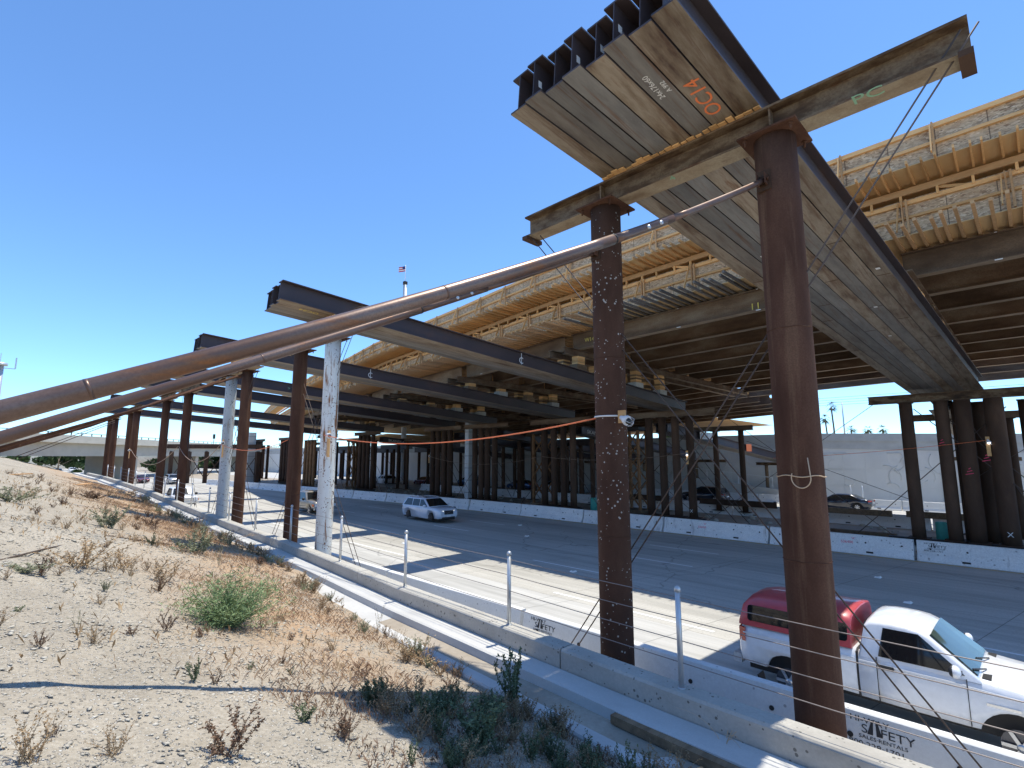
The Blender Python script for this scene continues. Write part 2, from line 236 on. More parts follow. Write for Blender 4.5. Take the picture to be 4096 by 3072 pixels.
# ---------------------------------------------------------------- mesh building
class MB:
    def __init__(s): s.v=[];s.f=[];s.sm=[];s.mi=[];s.cur=0
    def add(s,vs,fs,smooth=False):
        o=len(s.v); s.v+=[tuple(x) for x in vs]
        for f in fs: s.f.append([i+o for i in f]); s.sm.append(smooth); s.mi.append(s.cur)
    def hexa(s,p): s.add(p,[(0,3,2,1),(4,5,6,7),(0,1,5,4),(1,2,6,5),(2,3,7,6),(3,0,4,7)])
    def box(s,x0,x1,y0,y1,z0,z1): s.hexa([(x0,y0,z0),(x1,y0,z0),(x1,y1,z0),(x0,y1,z0),(x0,y0,z1),(x1,y0,z1),(x1,y1,z1),(x0,y1,z1)])
    def frame(s,A,B,up=(0,0,1)):
        A=V(A);B=V(B);d=(B-A).normalized();u=V(up)
        if abs(d.dot(u.normalized()))>.98: u=V((1,0,0)) if abs(d.x)<.9 else V((0,1,0))
        w=d.cross(u).normalized();u=w.cross(d); return A,B,w,u
    def bar(s,A,B,w,h,up=(0,0,1)):
        A,B,x,u=s.frame(A,B,up); a=x*w/2;b=u*h/2
        s.hexa([A-a-b,A+a-b,B+a-b,B-a-b,A-a+b,A+a+b,B+a+b,B-a+b])
    def prof(s,A,B,pts,up=(0,0,1),mats=None):
        """extrude a closed 2d profile (w,u) from A to B"""
        A,B,x,u=s.frame(A,B,up); n=len(pts)
        vs=[A+x*p+u*q for p,q in pts]+[B+x*p+u*q for p,q in pts]
        o=len(s.v); s.v+=[tuple(q) for q in vs]
        for i in range(n):
            j=(i+1)%n; s.f.append([o+i,o+n+i,o+n+j,o+j][::-1]); s.sm.append(False); s.mi.append(mats[i] if mats else s.cur)
        s.f.append([o+i for i in range(n)]); s.sm.append(False); s.mi.append(s.cur)
        s.f.append([o+n+i for i in range(n)][::-1]); s.sm.append(False); s.mi.append(s.cur)
    def ibeam(s,A,B,d,b,tw=.016,tf=.03,up=(0,0,1)):
        """A,B on the centre of the underside; material slot 1 on the underside faces"""
        h=b/2;t=tw/2
        p=[(-h,0),(h,0),(h,tf),(t,tf),(t,d-tf),(h,d-tf),(h,d),(-h,d),(-h,d-tf),(-t,d-tf),(-t,tf),(-h,tf)]
        s.prof(A,B,p,up,[1]+[0]*11)
    def tube(s,pts,rad,seg=12,cap=True,smooth=True):
        pts=[V(p) for p in pts]; n=len(pts); rs=rad if isinstance(rad,(list,tuple)) else [rad]*n
        o=len(s.v); prev=None
        for i,p in enumerate(pts):
            d=(pts[min(i+1,n-1)]-pts[max(i-1,0)]).normalized()
            u=V((0,0,1)) if prev is None else prev
            if abs(d.dot(u))>.95: u=V((1,0,0))
            w=d.cross(u).normalized(); u=w.cross(d).normalized(); prev=u
            for k in range(seg):
                a=2*math.pi*k/seg; s.v.append(tuple(p+w*math.cos(a)*rs[i]+u*math.sin(a)*rs[i]))
        for i in range(n-1):
            for k in range(seg):
                k2=(k+1)%seg; s.f.append([o+i*seg+k,o+i*seg+k2,o+(i+1)*seg+k2,o+(i+1)*seg+k]); s.sm.append(smooth); s.mi.append(s.cur)
        if cap:
            s.f.append([o+k for k in range(seg)][::-1]); s.sm.append(False); s.mi.append(s.cur)
            s.f.append([o+(n-1)*seg+k for k in range(seg)]); s.sm.append(False); s.mi.append(s.cur)
    def lathe(s,c,axis,prof,seg=20):
        """prof: list of (along axis, radius)"""
        c=V(c);a=V(axis).normalized(); s.tube([c+a*h for h,_ in prof],[r for _,r in prof],seg)
    def ball(s,c,r,seg=10,rings=6,sq=(1,1,1)):
        c=V(c);o=len(s.v)
        for i in range(rings+1):
            t=math.pi*i/rings
            for k in range(seg):
                a=2*math.pi*k/seg; s.v.append((c.x+r*sq[0]*math.sin(t)*math.cos(a),c.y+r*sq[1]*math.sin(t)*math.sin(a),c.z+r*sq[2]*math.cos(t)))
        for i in range(rings):
            for k in range(seg):
                k2=(k+1)%seg; s.f.append([o+i*seg+k,o+(i+1)*seg+k,o+(i+1)*seg+k2,o+i*seg+k2]); s.sm.append(True); s.mi.append(s.cur)
    def build(s,name,mats,parent=None,loc=None,fix=False):
        """mesh in world coordinates; loc moves the origin there"""
        o=V(loc) if loc is not None else (V(parent.get('_o',(0,0,0))) if parent is not None else V((0,0,0)))
        me=bpy.data.meshes.new(name); me.from_pydata([tuple(V(v)-o) for v in s.v],[],s.f)
        for m in (mats if isinstance(mats,(list,tuple)) else [mats]): me.materials.append(M[m] if isinstance(m,str) else m)
        me.polygons.foreach_set('use_smooth',s.sm); me.polygons.foreach_set('material_index',s.mi)
        if fix:
            bm=bmesh.new(); bm.from_mesh(me); bmesh.ops.remove_doubles(bm,verts=bm.verts,dist=1e-5); bmesh.ops.recalc_face_normals(bm,faces=bm.faces); bm.to_mesh(me); bm.free()
        me.update()
        ob=bpy.data.objects.new(name,me); C.objects.link(ob)
        if parent is not None:
            ob.parent=parent
            po=V(parent.get('_o',(0,0,0))); ob.location=o-po
        else: ob.location=o
        ob['_o']=tuple(o)
        return ob
def tag(o,label=None,cat=None,group=None,kind=None):
    if label: o['label']=label
    if cat: o['category']=cat
    if group: o['group']=group
    if kind: o['kind']=kind
    return o
def thing(name,label,cat,loc=(0,0,0),group=None):
    o=bpy.data.objects.new(name,None); C.objects.link(o); o.location=loc; o['_o']=tuple(loc); o.empty_display_size=.2
    return tag(o,label,cat,group)
def copy_tree(o,parent=None,loc=None,rz=None):
    c=o.copy(); C.objects.link(c)
    if parent is not None: c.parent=parent
    if loc is not None: c.location=loc
    if rz is not None: c.rotation_euler.z=rz
    for ch in o.children: copy_tree(ch,c)
    return c
def lettering(name,txt,size,org,xdir,ydir,mat,parent=None,depth=.003,align='LEFT',stretch=1,loc=None,shear=0):
    """text turned into a thin mesh lying on the plane (xdir,ydir) at org"""
    cu=bpy.data.curves.new(name,'FONT'); cu.body=txt; cu.size=size; cu.extrude=depth/2; cu.align_x=align; cu.shear=shear; cu.resolution_u=3
    t=bpy.data.objects.new(name,cu); C.objects.link(t)
    bpy.context.view_layer.update()
    me=bpy.data.meshes.new_from_object(t.evaluated_get(bpy.context.evaluated_depsgraph_get()))
    C.objects.unlink(t); bpy.data.objects.remove(t)
    x=V(xdir).normalized();y=V(ydir).normalized();n=x.cross(y)
    o=V(loc) if loc is not None else (V(parent.get('_o',(0,0,0))) if parent is not None else V((0,0,0)))
    for v in me.vertices: v.co=V(org)+x*v.co.x*stretch+y*v.co.y+n*(v.co.z+depth/2+.001)-o
    me.materials.clear(); me.materials.append(M[mat])
    for p in me.polygons: p.material_index=0
    ob=bpy.data.objects.new(name,me); C.objects.link(ob)
    if parent is not None: ob.parent=parent; ob.location=o-V(parent.get('_o',(0,0,0)))
    else: ob.location=o
    return ob
# ---------------------------------------------------------------- camera, light
YAW=R(44.5285); PITCH=R(8.1265); H=4.27
cam=bpy.data.cameras.new('camera'); co=bpy.data.objects.new('camera',cam); C.objects.link(co)
cam.sensor_width=36; cam.lens=36*1103/2212; cam.clip_end=4000; cam.clip_start=.05
co.location=(0,0,H); co.rotation_euler=(math.pi/2+PITCH,0,-YAW); bpy.context.scene.camera=co
SUN=V((.28,-.055,1)).normalized()
sl=bpy.data.lights.new('sun','SUN'); so=bpy.data.objects.new('sun',sl); C.objects.link(so)
sl.energy=2.9; sl.angle=R(.53); sl.color=(1,.945,.82)
so.rotation_euler=SUN.to_track_quat('Z','Y').to_euler(); so.location=(0,0,60)
w=bpy.data.worlds.new('World'); bpy.context.scene.world=w; w.use_nodes=True
nt=w.node_tree; bg=nt.nodes['Background']; sky=nt.nodes.new('ShaderNodeTexSky'); sky.sky_type='NISHITA'; sky.sun_disc=False
sky.sun_elevation=math.asin(SUN.z); sky.sun_rotation=math.atan2(SUN.x,SUN.y); sky.altitude=100; sky.air_density=.7; sky.dust_density=.1; sky.ozone_density=2.0
wb=nt.nodes.new('ShaderNodeMix'); wb.data_type='RGBA'; wb.blend_type='MULTIPLY'; wb.inputs[0].default_value=1; wb.inputs[7].default_value=(.66,.88,1.04,1)
nt.links.new(sky.outputs[0],wb.inputs[6]); nt.links.new(wb.outputs[2],bg.inputs[0]); bg.inputs[1].default_value=.15
sc=bpy.context.scene
sc.view_settings.view_transform='Standard'; sc.view_settings.look='None'; sc.view_settings.exposure=.95; sc.view_settings.gamma=1
sc.render.resolution_x=1024; sc.render.resolution_y=768
sc.render.engine='CYCLES'; sc.cycles.max_bounces=7; sc.cycles.diffuse_bounces=4; sc.cycles.glossy_bounces=3
# ---------------------------------------------------------------- setting
WY=[-14,3.4,6.6,10.1,13.7,18,24,33,45,66,110];WX=[6.2,6.3,6.45,6.6,6.85,7.1,7.2,7.3,7.45,7.5,7.6];WZ=[1.42,1.42,1.42,1.42,1.43,1.45,1.5,1.7,2.0,2.3,2.4]
wx=lambda y:interp(y,WY,WX); wz=lambda y:interp(y,WY,WZ)
def nz(x,y,s,k=0): 
    from mathutils import noise as mn
    return mn.noise(V((x*s,y*s,k)))
def terr(x,y):
    k=min(1,max(0,(y-7)/7)); k=k*k*(3-2*k); k*=.8+.5*nz(y,3,.45,2)
    g=wx(y)-1.15+.45*k; h=wz(y)-.46+.10*k
    d=g-x
    z=h+.305*min(max(d,0),24)
    if d>0: z+=min(1,d/.6)*(.06*nz(x,y,.5)+.035*nz(x,y,1.7,3)+.02*nz(x,y,4.2,9)+.009*nz(x,y,11,4))
    return z
def axis(a,b,fine,grow):
    out=[a]; st=fine
    while out[-1]<b: out.append(out[-1]+st); st*=grow
    out[-1]=b; return out
ys=[-v for v in axis(0,14,.16,1.15)][::-1][:-1]+axis(0,130,.1,1.016)
ts=axis(0,30,.09,1.03)
bm=MB(); cols=[]
for y in ys:
    for t in ts:
        k=min(1,max(0,(y-7)/7)); k=k*k*(3-2*k)*(.8+.5*nz(y,3,.45,2)); x=wx(y)-1.15+.45*k-t; bm.v.append((x,y,terr(x,y)))
        l=max(0,1-abs(t-1.5)/(2.2+.05*min(y,30))) if y>4.5 else 0
        cols.append(min(1,l*1.15*min(1,(y-4.5)/4)) if y>4.5 else 0)
n=len(ts)
for j in range(len(ys)-1):
    for i in range(n-1): bm.f.append([j*n+i,(j+1)*n+i,(j+1)*n+i+1,j*n+i+1]); bm.sm.append(True); bm.mi.append(0)
g=bm.build('embankment',['ground'])
for p in g.data.polygons: p.flip()
ca=g.data.color_attributes.new('litter','FLOAT_COLOR','POINT')
for i,c in enumerate(cols): ca.data[i].color=(c,c,c,1)
tag(g,kind='structure')
def sheet(name,mat,x0,x1,y0,y1,z,zs=0):
    m=MB(); m.add([(x0,y0,z),(x1,y0,z+zs),(x1,y1,z+zs),(x0,y1,z)],[(0,1,2,3)]); return tag(m.build(name,mat),kind='structure')
sheet('ground','dirt',-1500,2500,-1500,2500,-1.2)
sheet('shoulder','shoulder',wx(0)-.3,12.55,-80,260,0)
sheet('road','road',12.55,28.0,-80,260,.004)
sheet('median_ground','dirt',28.0,39.6,-80,260,-.006)
sheet('far_road','shoulder',39.6,58,-80,260,-.04,-.22)
bm=MB()
for x,ys_ in ((12.88,(-1.6,6.0,19.6,33.3)),(16.18,(-2,11.8,25.5,39.2,53)),(19.67,(-3.2,9.9,23.6,37.3,51)),(22.95,(-3.4,10.3,24.0,37.7,51.4))):
    for y in ys_:
        l=5.2 if x<13 else 3.4
        bm.add([(x-.055,y,.009),(x+.055,y,.009),(x+.055,y+l,.009),(x-.055,y+l,.009)],[(0,1,2,3)])
tag(bm.build('lane_markings','road_white'),kind='structure')
bm=MB(); pts=[(27.15,-60),(27.15,30),(26.9,37),(26.3,51),(25.2,72),(24,85)]
for (a,b),(c,d) in zip(pts,pts[1:]): bm.add([(a-.06,b,.009),(a+.06,b,.009),(c+.06,d,.009),(c-.06,d,.009)],[(0,1,2,3)])
tag(bm.build('edge_line','road_yellow'),kind='structure')
# gutter beside the wall: shelf, channel and outer lip
bm=MB(); st=[i*1.2 for i in range(-11,80)]
prof=[(-.02,-.27),(-.36,-.285),(-.40,-.30),(-.42,-.42),(-.78,-.44),(-.80,-.40),(-.98,-.405),(-1.0,-.43),(-1.02,-.75)]
for y in st:
    for dx,dz in prof: bm.v.append((wx(y)-.165+dx,y,wz(y)+dz+.01*nz(dx*3,y,.7,5)))
n=len(prof)
for j in range(len(st)-1):
    for i in range(n-1): bm.f.append([j*n+i,(j+1)*n+i,(j+1)*n+i+1,j*n+i+1][::-1]); bm.sm.append(False); bm.mi.append(1 if i==3 and st[j]<8.5 else 0)
gu=bm.build('gutter',['gutter','dirt'])
for p in gu.data.polygons: p.flip()
tag(gu,kind='structure')
# low concrete wall, cast in segments
wall=thing('concrete_wall','low board-marked concrete wall carrying the cable railing along the foot of the dirt slope','wall',(6.3,0,0))
joints=[-14,-8.5,-1.6,5.3,12.2,19.1,26,33,40,47,54,61,68,82]
for a,b in zip(joints,joints[1:]):
    bm=MB(); k=max(2,int((b-a)/1.7)); L=[a+.012+(b-a-.024)*i/k for i in range(k+1)]
    P=[(-.165,-1.6),(-.165,-.03),(-.135,0),(.135,0),(.165,-.03),(.165,-1.6)]
    for y in L:
        for dx,dz in P: bm.v.append((wx(y)+dx,y,wz(y)+dz))
    for j in range(k):
        for i in range(5): bm.f.append([j*6+i,(j+1)*6+i,(j+1)*6+i+1,j*6+i+1]); bm.sm.append(False); bm.mi.append(0)
    bm.f.append(list(range(6))[::-1]); bm.f.append([k*6+i for i in range(6)]); bm.sm+=[False]*2; bm.mi+=[0]*2
    bm.build('wall_segment','wall',wall)
rail=thing('cable_railing','galvanised railing of round posts and four thin cables standing on the low concrete wall','railing',(6.3,0,1.4))
PY=[-3.4,.05,3.39,6.63,10.09,13.7,17.8,21.4,24.9,28.2,31.6,35,38.6,42.2,45.8,49.4,53,57,61,65.5]
for y in PY:
    bm=MB(); x=wx(y);z=wz(y)
    bm.lathe((x,y,z),(0,0,1),[(-.02,.034),(1.15,.034)],14); bm.lathe((x,y,z+1.15),(0,0,1),[(0,.041),(.035,.041),(.06,.03),(.072,.008)],14)
    bm.lathe((x,y,z),(0,0,1),[(.001,.055),(.012,.05)],12)
    bm.build('post','galv',rail)
for hgt in (.30,.56,.82,1.08):
    bm=MB(); pts=[]
    for a,b in zip(PY,PY[1:]):
        for t in (0,.25,.5,.75): y=a+(b-a)*t; pts.append((wx(y),y,wz(y)+hgt-.012*math.sin(math.pi*t)))
    bm.tube(pts,.0055,6); bm.build('cable','cable',rail)
# ---------------------------------------------------------------- concrete barriers
KP=[(-.30,0),(-.30,.075),(-.17,.30),(-.085,.795),(-.065,.81),(.065,.81),(.085,.795),(.17,.30),(.30,.075),(.30,0)]
def krail_mb(L):
    bm=MB(); h=L/2-.015
    k=8; o=0
    for i in range(k+1):
        y=-h+2*h*i/k
        for px,pz in KP: bm.v.append((px+.004*nz(px*9,y,1.3,2),y,pz+.004*nz(px*7,y,1.1)))
    n=len(KP)
    for i in range(k):
        for j in range(n-1): bm.f.append([i*n+j,(i+1)*n+j,(i+1)*n+j+1,i*n+j+1]); bm.sm.append(False); bm.mi.append(0)
    bm.f.append(list(range(n))[::-1]); bm.f.append([k*n+j for j in range(n)]); bm.sm+=[False]*2; bm.mi+=[0]*2
    return bm
def krail_proto(mat):
    m=krail_mb(5.72); o=m.build('concrete_barrier',mat)
    # lifting holes and scupper slots on both faces
    for sx in (-1,1):
        for y in (-2.45,-1.15,1.25,2.4):
            h=MB(); x=sx*.135; h.lathe((x,y,.5),(sx,0,.17),[(-.03,.036),(.012,.036)],10); h.build('lifting_hole','dark',o)
        for y in (-1.3,1.3):
            h=MB(); h.bar((sx*.265,y-.13,.115),(sx*.265,y+.13,.115),.06,.075,(0,0,1)); h.build('fork_slot','dark',o)
    return o
kn=krail_proto('krail'); ko=krail_proto('krail_old')
def near_face(z): # outward x of the -X face at height z
    return interp(z,[.075,.30,.795],[.30,.17,.085])
def stencil(o,y0,s=1.0):
    """rental lettering on the face towards -X, reading along -Y; o is the barrier"""
    yd=V((.085,0,.495)).normalized()
    def put(t,size,y,z,st=1,nm='stencil_lettering'):
        e=lettering(nm,t,size*s,(-near_face(z)-.002,y,z),(0,-1,0),yd,'stencil',None,.002,'LEFT',st); e.parent=o
    put('HI-WAY',.10,y0,.685,1.25); put('S',.145,y0-.13*s,.57,1.2); put('FETY',.145,y0-.345*s,.57,1.2)
    put('SALES·RENTALS',.064,y0-.10*s,.50,1.22); put('800·228·1701',.088,y0+.02*s,.405,1.3)
    m=MB(); z0,z1=.565,.745
    f=lambda y,z:(-near_face(z)-.004,y,z)
    yc=y0-.285*s
    m.add([f(yc+.085*s,z0),f(yc+.02*s,z0),f(yc+.012*s,z1),f(yc+.03*s,z1)],[(0,1,2,3)])
    m.add([f(yc-.02*s,z0),f(yc-.085*s,z0),f(yc-.03*s,z1),f(yc-.012*s,z1)],[(0,1,2,3)])
    a=m.build('stencil_road_mark','stencil'); a.parent=o
nb=[]
for i,(yc,lab) in enumerate([(17.25,'white concrete barrier farthest along the shoulder, just right of the flaking white column'),(11.45,'white concrete barrier behind the railing, left of the one with the small rental stencil'),(5.65,'white concrete barrier with rental stencil at its left end, behind the white-speckled column'),(-.1,'nearest white concrete barrier with large rental stencil beside the rust column, below the pickup'),(-5.9,'white concrete barrier beyond the right end of the large stencilled one')]):
    if i==4: continue
    o=kn if i==0 else copy_tree(kn)
    tag(o,lab,'barrier','shoulder barriers behind the railing'); o.location=(8.82,yc,.0); o.rotation_euler.z=R((.0,.3,-.2,.2)[i]); nb.append(o)
stencil(nb[2],2.62); nb[3].location.y-=.12; stencil(nb[3],2.4)
mx=lambda y:interp(y,[-60,30,37,51,72,85,98],[27.75,27.75,27.4,26.4,25.0,23.6,22.2])
mb=[]; y=-6.8+5.8*.0; k=0
yc=1.05-5.8
for i in range(17):
    yy=yc+5.8*i; o=ko if i==0 else copy_tree(ko)
    dx=mx(yy+2.9)-mx(yy-2.9)
    o.location=(mx(yy),yy,0); o.rotation_euler.z=-math.atan2(dx,5.8)+R(random.uniform(-.5,.5)); mb.append(o)
    if i==0: lab='grimy median barrier at the right edge of the photo, right of the stencilled one'
    elif i==1: lab='grimy median barrier with a small rental stencil, beneath the four leaning-looking median columns'
    else: lab='%s grimy median barrier to the left of the stencilled median barrier'%ORD[i-2]
    tag(o,lab,'barrier','median barriers along the far lane edge')
stencil(mb[1],2.6)
for o,y0,t,sz in ((mb[1],.9,'',.1),(mb[2],-.6,'"A"',.13),(mb[2],-.2,'536400',.16),(mb[2],1.7,'AX',.13),(mb[3],.5,'"A"',.12),(mb[3],.8,'536450',.15)):
    if t:
        e=lettering('survey_marking',t,sz,(-near_face(.6 if t in('"A"','AX') else .42)-.002,y0,.6 if t in('"A"','AX') else .42),(0,-1,0),(.17,0,1),'pink_mark',None,.002); e.parent=o
# second row of barriers on the far side of the median and a third by the far wall
k2=krail_proto('krail')
for i in range(11):
    o=k2 if i==0 else copy_tree(k2); o.location=(39.3,-4+5.8*i,-.02)
    tag(o,'%s pale barrier from the right in the row on the far side of the median'%ORD[i],'barrier','barriers on the far side of the median')
for i in range(13):
    o=copy_tree(k2); o.location=(54.2,-12+5.8*i,-.2)
    tag(o,'%s white barrier from the right along the foot of the far retaining wall'%ORD[i],'barrier','barriers by the far retaining wall')
# ---------------------------------------------------------------- falsework bents beside the slope
def column(x,y,z0,z1,r,mat,label,group,plate=.42,name='pipe_column',top=True,loc=None,bolts=True,strap=None):
    t=thing(name,label,'column',(x,y,z0),group)
    bm=MB(); k=8; pts=[(x,y,z0+(z1-z0)*i/k) for i in range(k+1)]; bm.tube(pts,r,28); bm.build('shaft',mat,t)
    if top:
        bm=MB(); p=plate; bm.box(x-p,x+p,y-p,y+p,z1,z1+.03); bm.build('cap_plate','pipe_rust' if mat!='pipe_dark' else 'pipe_dark',t)
        if bolts:
            for sx in (-1,1):
                for sy in (-1,1):
                    b=MB(); b.lathe((x+sx*p*.78,y+sy*p*.78,z1),(0,0,-1),[(0,.016),(.10,.016)],8); b.lathe((x+sx*p*.78,y+sy*p*.78,z1),(0,0,-1),[(0,.032),(.03,.032)],6); b.build('bolt','pipe_rust',t)
    bm=MB(); bm.box(x-.42,x+.42,y-.42,y+.42,z0-.03,z0); bm.build('base_plate','pipe_dark',t)
    if x<8 and y<22:
        for zz in (z0+2.9,z0+6.0):
            b=MB(); b.tube([(x+(r+.001)*math.cos(a),y+(r+.001)*math.sin(a),zz+.004*math.sin(7*a)) for a in [i*math.pi/16 for i in range(33)]],.007,5); b.build('weld_seam',mat,t)
    if strap:
        b=MB(); b.tube([(x+(r+.004)*math.cos(a),y+(r+.004)*math.sin(a),strap) for a in [i*math.pi/14 for i in range(29)]],.016,6); b.build('strap',"white_mark",t)
    return t
NG='pipe columns beside the slope'
c1=column(7.7,2.26,0.03,8.92,.283,'pipe_rust','nearest rust brown pipe column in front of the pickup, brace pipe bolted near its top',NG,.40)
c2=column(7.7,5.29,0.03,8.92,.281,'pipe_speck','rust brown pipe column speckled with white paint drops and wrapped by a white strap',NG,.40,strap=4.98)
c3=column(7.7,16.62,0.03,8.3,.262,'pipe_white','white pipe column with flaking paint and rust streaks behind the railing',NG)
c4=column(7.7,19.34,0.03,8.3,.25,'pipe_rust','plain rust brown pipe column just left of the flaking white one',NG)
c5=column(7.85,25.9,0.03,8.3,.24,'pipe_rust','slimmer rust brown pipe column touching the right side of the pale grey column',NG)
c6=column(7.85,28.3,0.03,8.3,.255,'pipe_grey','pale grey painted pipe column left of the flaking white one',NG)
c7=column(7.9,37.1,0.03,8.25,.25,'pipe_rust','dark rust pipe column standing alone between the pale grey column and the white pickup',NG)
c8=column(7.9,43.3,0.03,8.25,.25,'pipe_rust','dark rust pipe column at the left side of the far white pickup',NG)
for y,l in ((54.9,'right pipe of the nearer far-left pair of rust columns'),(57.7,'left pipe of the nearer far-left pair of rust columns'),(67.0,'right pipe of the farthest pair of rust columns at the end of the wall'),(70.8,'left pipe of the farthest pair of rust columns at the end of the wall')):
    column(7.9,y,0.03,8.2,.26,'pipe_rust',l,NG)
# wire bent into a hook and tied round the nearest column
bm=MB(); r=.292; z=4.02
bm.tube([(7.7+r*math.cos(a),2.26+r*math.sin(a),z+.012*math.sin(5*a)) for a in [R(80)+R(200)*i/20 for i in range(21)]],.008,6)
hook=[]
for i in range(17):
    a=R(155)+R(205)*i/16; hook.append((7.395,2.17-.115*math.cos(a),z-.02+.13*math.sin(a)))
hook.append((7.395,2.075,z+.24)); bm.tube(hook,.007,6)
tag(bm.build('tie_wire','grass_dry',loc=(7.4,2.26,4.02)),'pale twine hook tied round the nearest rust column','twine')
# curved surface patch for a painted sun patch on the speckled column, not built
bm=MB(); rr=.284
def patch(bm,cx,cy,r,a0,a1,z0,z1):
    n=6
    for i in range(n):
        p=a0+(a1-a0)*i/n; q=a0+(a1-a0)*(i+1)/n
        bm.add([(cx+r*math.cos(p),cy+r*math.sin(p),z0),(cx+r*math.cos(q),cy+r*math.sin(q),z0),(cx+r*math.cos(q),cy+r*math.sin(q),z1),(cx+r*math.cos(p),cy+r*math.sin(p),z1)],[(0,1,2,3)])
def header(x,y0,y1,z,d,label,group,name='header_beam',b=.36,mat=('header','header_under'),ends=True):
    t=thing(name,label,'steel beam',(x,(y0+y1)/2,z),group)
    bm=MB(); bm.ibeam((x,y0,z),(x,y1,z),d,b,.02,.035); bm.build('web_and_flanges',mat,t)
    for y in (2.26,5.29) if z>8.9 and x<9 else ():
        for s in (-1,1):
            q=MB(); q.box(x+s*.02 if s>0 else x-.15,x+.15 if s>0 else x-.02,y-.012,y+.012,z+.036,z+d-.036); q.build('stiffener',mat[0],t)
    return t
HG='header beams across the column tops'
h1=header(7.7,.05,7.25,8.95,.46,'nearest rusty header beam laid over the two closest columns, reaching into the sky',HG)
q=MB(); q.box(7.46,7.94,.03,.17,8.87,8.948); q.build('end_clamp','pipe_dark',h1)
q=MB(); q.box(7.46,7.94,7.13,7.27,8.87,8.948); q.build('end_clamp','pipe_dark',h1)
for y,t in ((1.15,'PC'),):
    e=lettering('paint_mark',t,.30,(7.66,y+.1,8.948),(0,-1,0),(-1,0,0),'green_mark',h1)
e=lettering('paint_mark','4',.2,(7.66,3.9,8.948),(0,-1,0),(-1,0,0),'green_mark',h1)
header(7.7,14.4,20.9,8.34,.64,'rusty header beam over the flaking white column, poking out past the first dark bundle',HG)
header(7.85,24.3,30,8.33,.46,'rusty header beam over the pale grey column',HG)
for (ya,yb),l in zip(((34.6,39.2),(40.8,45.4),(53.2,59.6),(65,72.4)),('rusty header beam over the lone dark column right of the far white pickup','rusty header beam over the column at the left of the far white pickup','rusty header beam over the nearer far-left column pair','rusty header beam over the farthest column pair')):
    header(7.9,ya,yb,8.25,.46,l,HG)
# ---------------------------------------------------------------- bundles of I-beams spanning the lanes
NM=['near bundle','second bundle','third bundle','fourth bundle','fifth bundle','sixth bundle','farthest bundle']
DESC=['wide near bundle','first dark bundle','second dark bundle','third dark bundle','fourth dark bundle','fifth dark bundle','farthest dark bundle']
XF=32.6
# (x tip, y lo tip, y hi tip, z tip, y lo far, y hi far, z far, n beams)
BUN=[(5.12,2.43,5.30,9.63,1.40,4.12,7.40,8),(5.6,16.15,17.95,9.2,16.2,18.0,7.33,5),(5.75,25.7,27.5,9.15,25.7,27.5,7.3,5),(5.9,35.0,36.8,9.1,35.0,36.8,7.25,5),(6,41.3,43.1,9.05,41.3,43.1,7.2,5),(6,55.2,57,9.0,55.2,57,7.2,5),(6,67.5,69.3,9,67.5,69.3,7.2,5)]
DB=.64
def bz(k,x): b=BUN[k]; return b[3]+(b[6]-b[3])*(x-b[0])/(XF-b[0])
def by(k,x):
    b=BUN[k]; t=(x-b[0])/(XF-b[0]); return b[1]+(b[4]-b[1])*t,b[2]+(b[5]-b[2])*t
bob={}
random.seed(3)
for k,b in enumerate(BUN):
    n=b[7]; 
    for i in range(n):
        f=(i+.5)/n; st=[0,.06,.0,.1,.02,.07,.0,.05][i] if k==0 else random.uniform(0,.35)
        fw=((b[5]-b[4]) if k==0 else (b[2]-b[1]))/n*(.99 if i!=6 else .95)
        A=(b[0]+st,b[1]+(b[2]-b[1])*f,bz(k,b[0]+st)); Bp=(XF,b[4]+(b[5]-b[4])*f,b[6])
        bm=MB(); 
        # tapering flange spacing: beams are straight and converge slightly
        bm.ibeam(A,Bp,DB,fw*(.985 if k else .992),.016,.03)
        w_=['rightmost','second from the right','third from the right','fourth from the right','fifth from the right','sixth from the right','seventh from the right','leftmost'][i] if k==0 else ['rightmost','second from the right','middle','second from the left','leftmost'][i]
        o=bm.build('steel_beam',['beam','beam_under'],loc=A)
        tag(o,('%s of the eight steel I-beams in the %s overhead'%(w_,DESC[k])) if k==0 else ('%s steel I-beam of the %s beyond the wide near one'%(w_,DESC[k])),'steel beam','I-beams in the overhead bundles'); bob[k,i]=o
        # splice seams across the underside
        if k==0:
            D=(V(Bp)-V(A)).normalized()
            for s in ([3.6,10.2,16.8],[7.6,14.1],[5.2,12.6,18.4],[9.8],[6.7,15.0],[11.6],[4.4,13.2],[8.8,17.3])[i]:
                p=V(A)+D*s; m=MB(); m.box(p.x-.012,p.x+.012,p.y-fw*.44,p.y+fw*.44,p.z-.004-(.001),p.z+.002); m.build('splice_seam','pipe_dark',o)
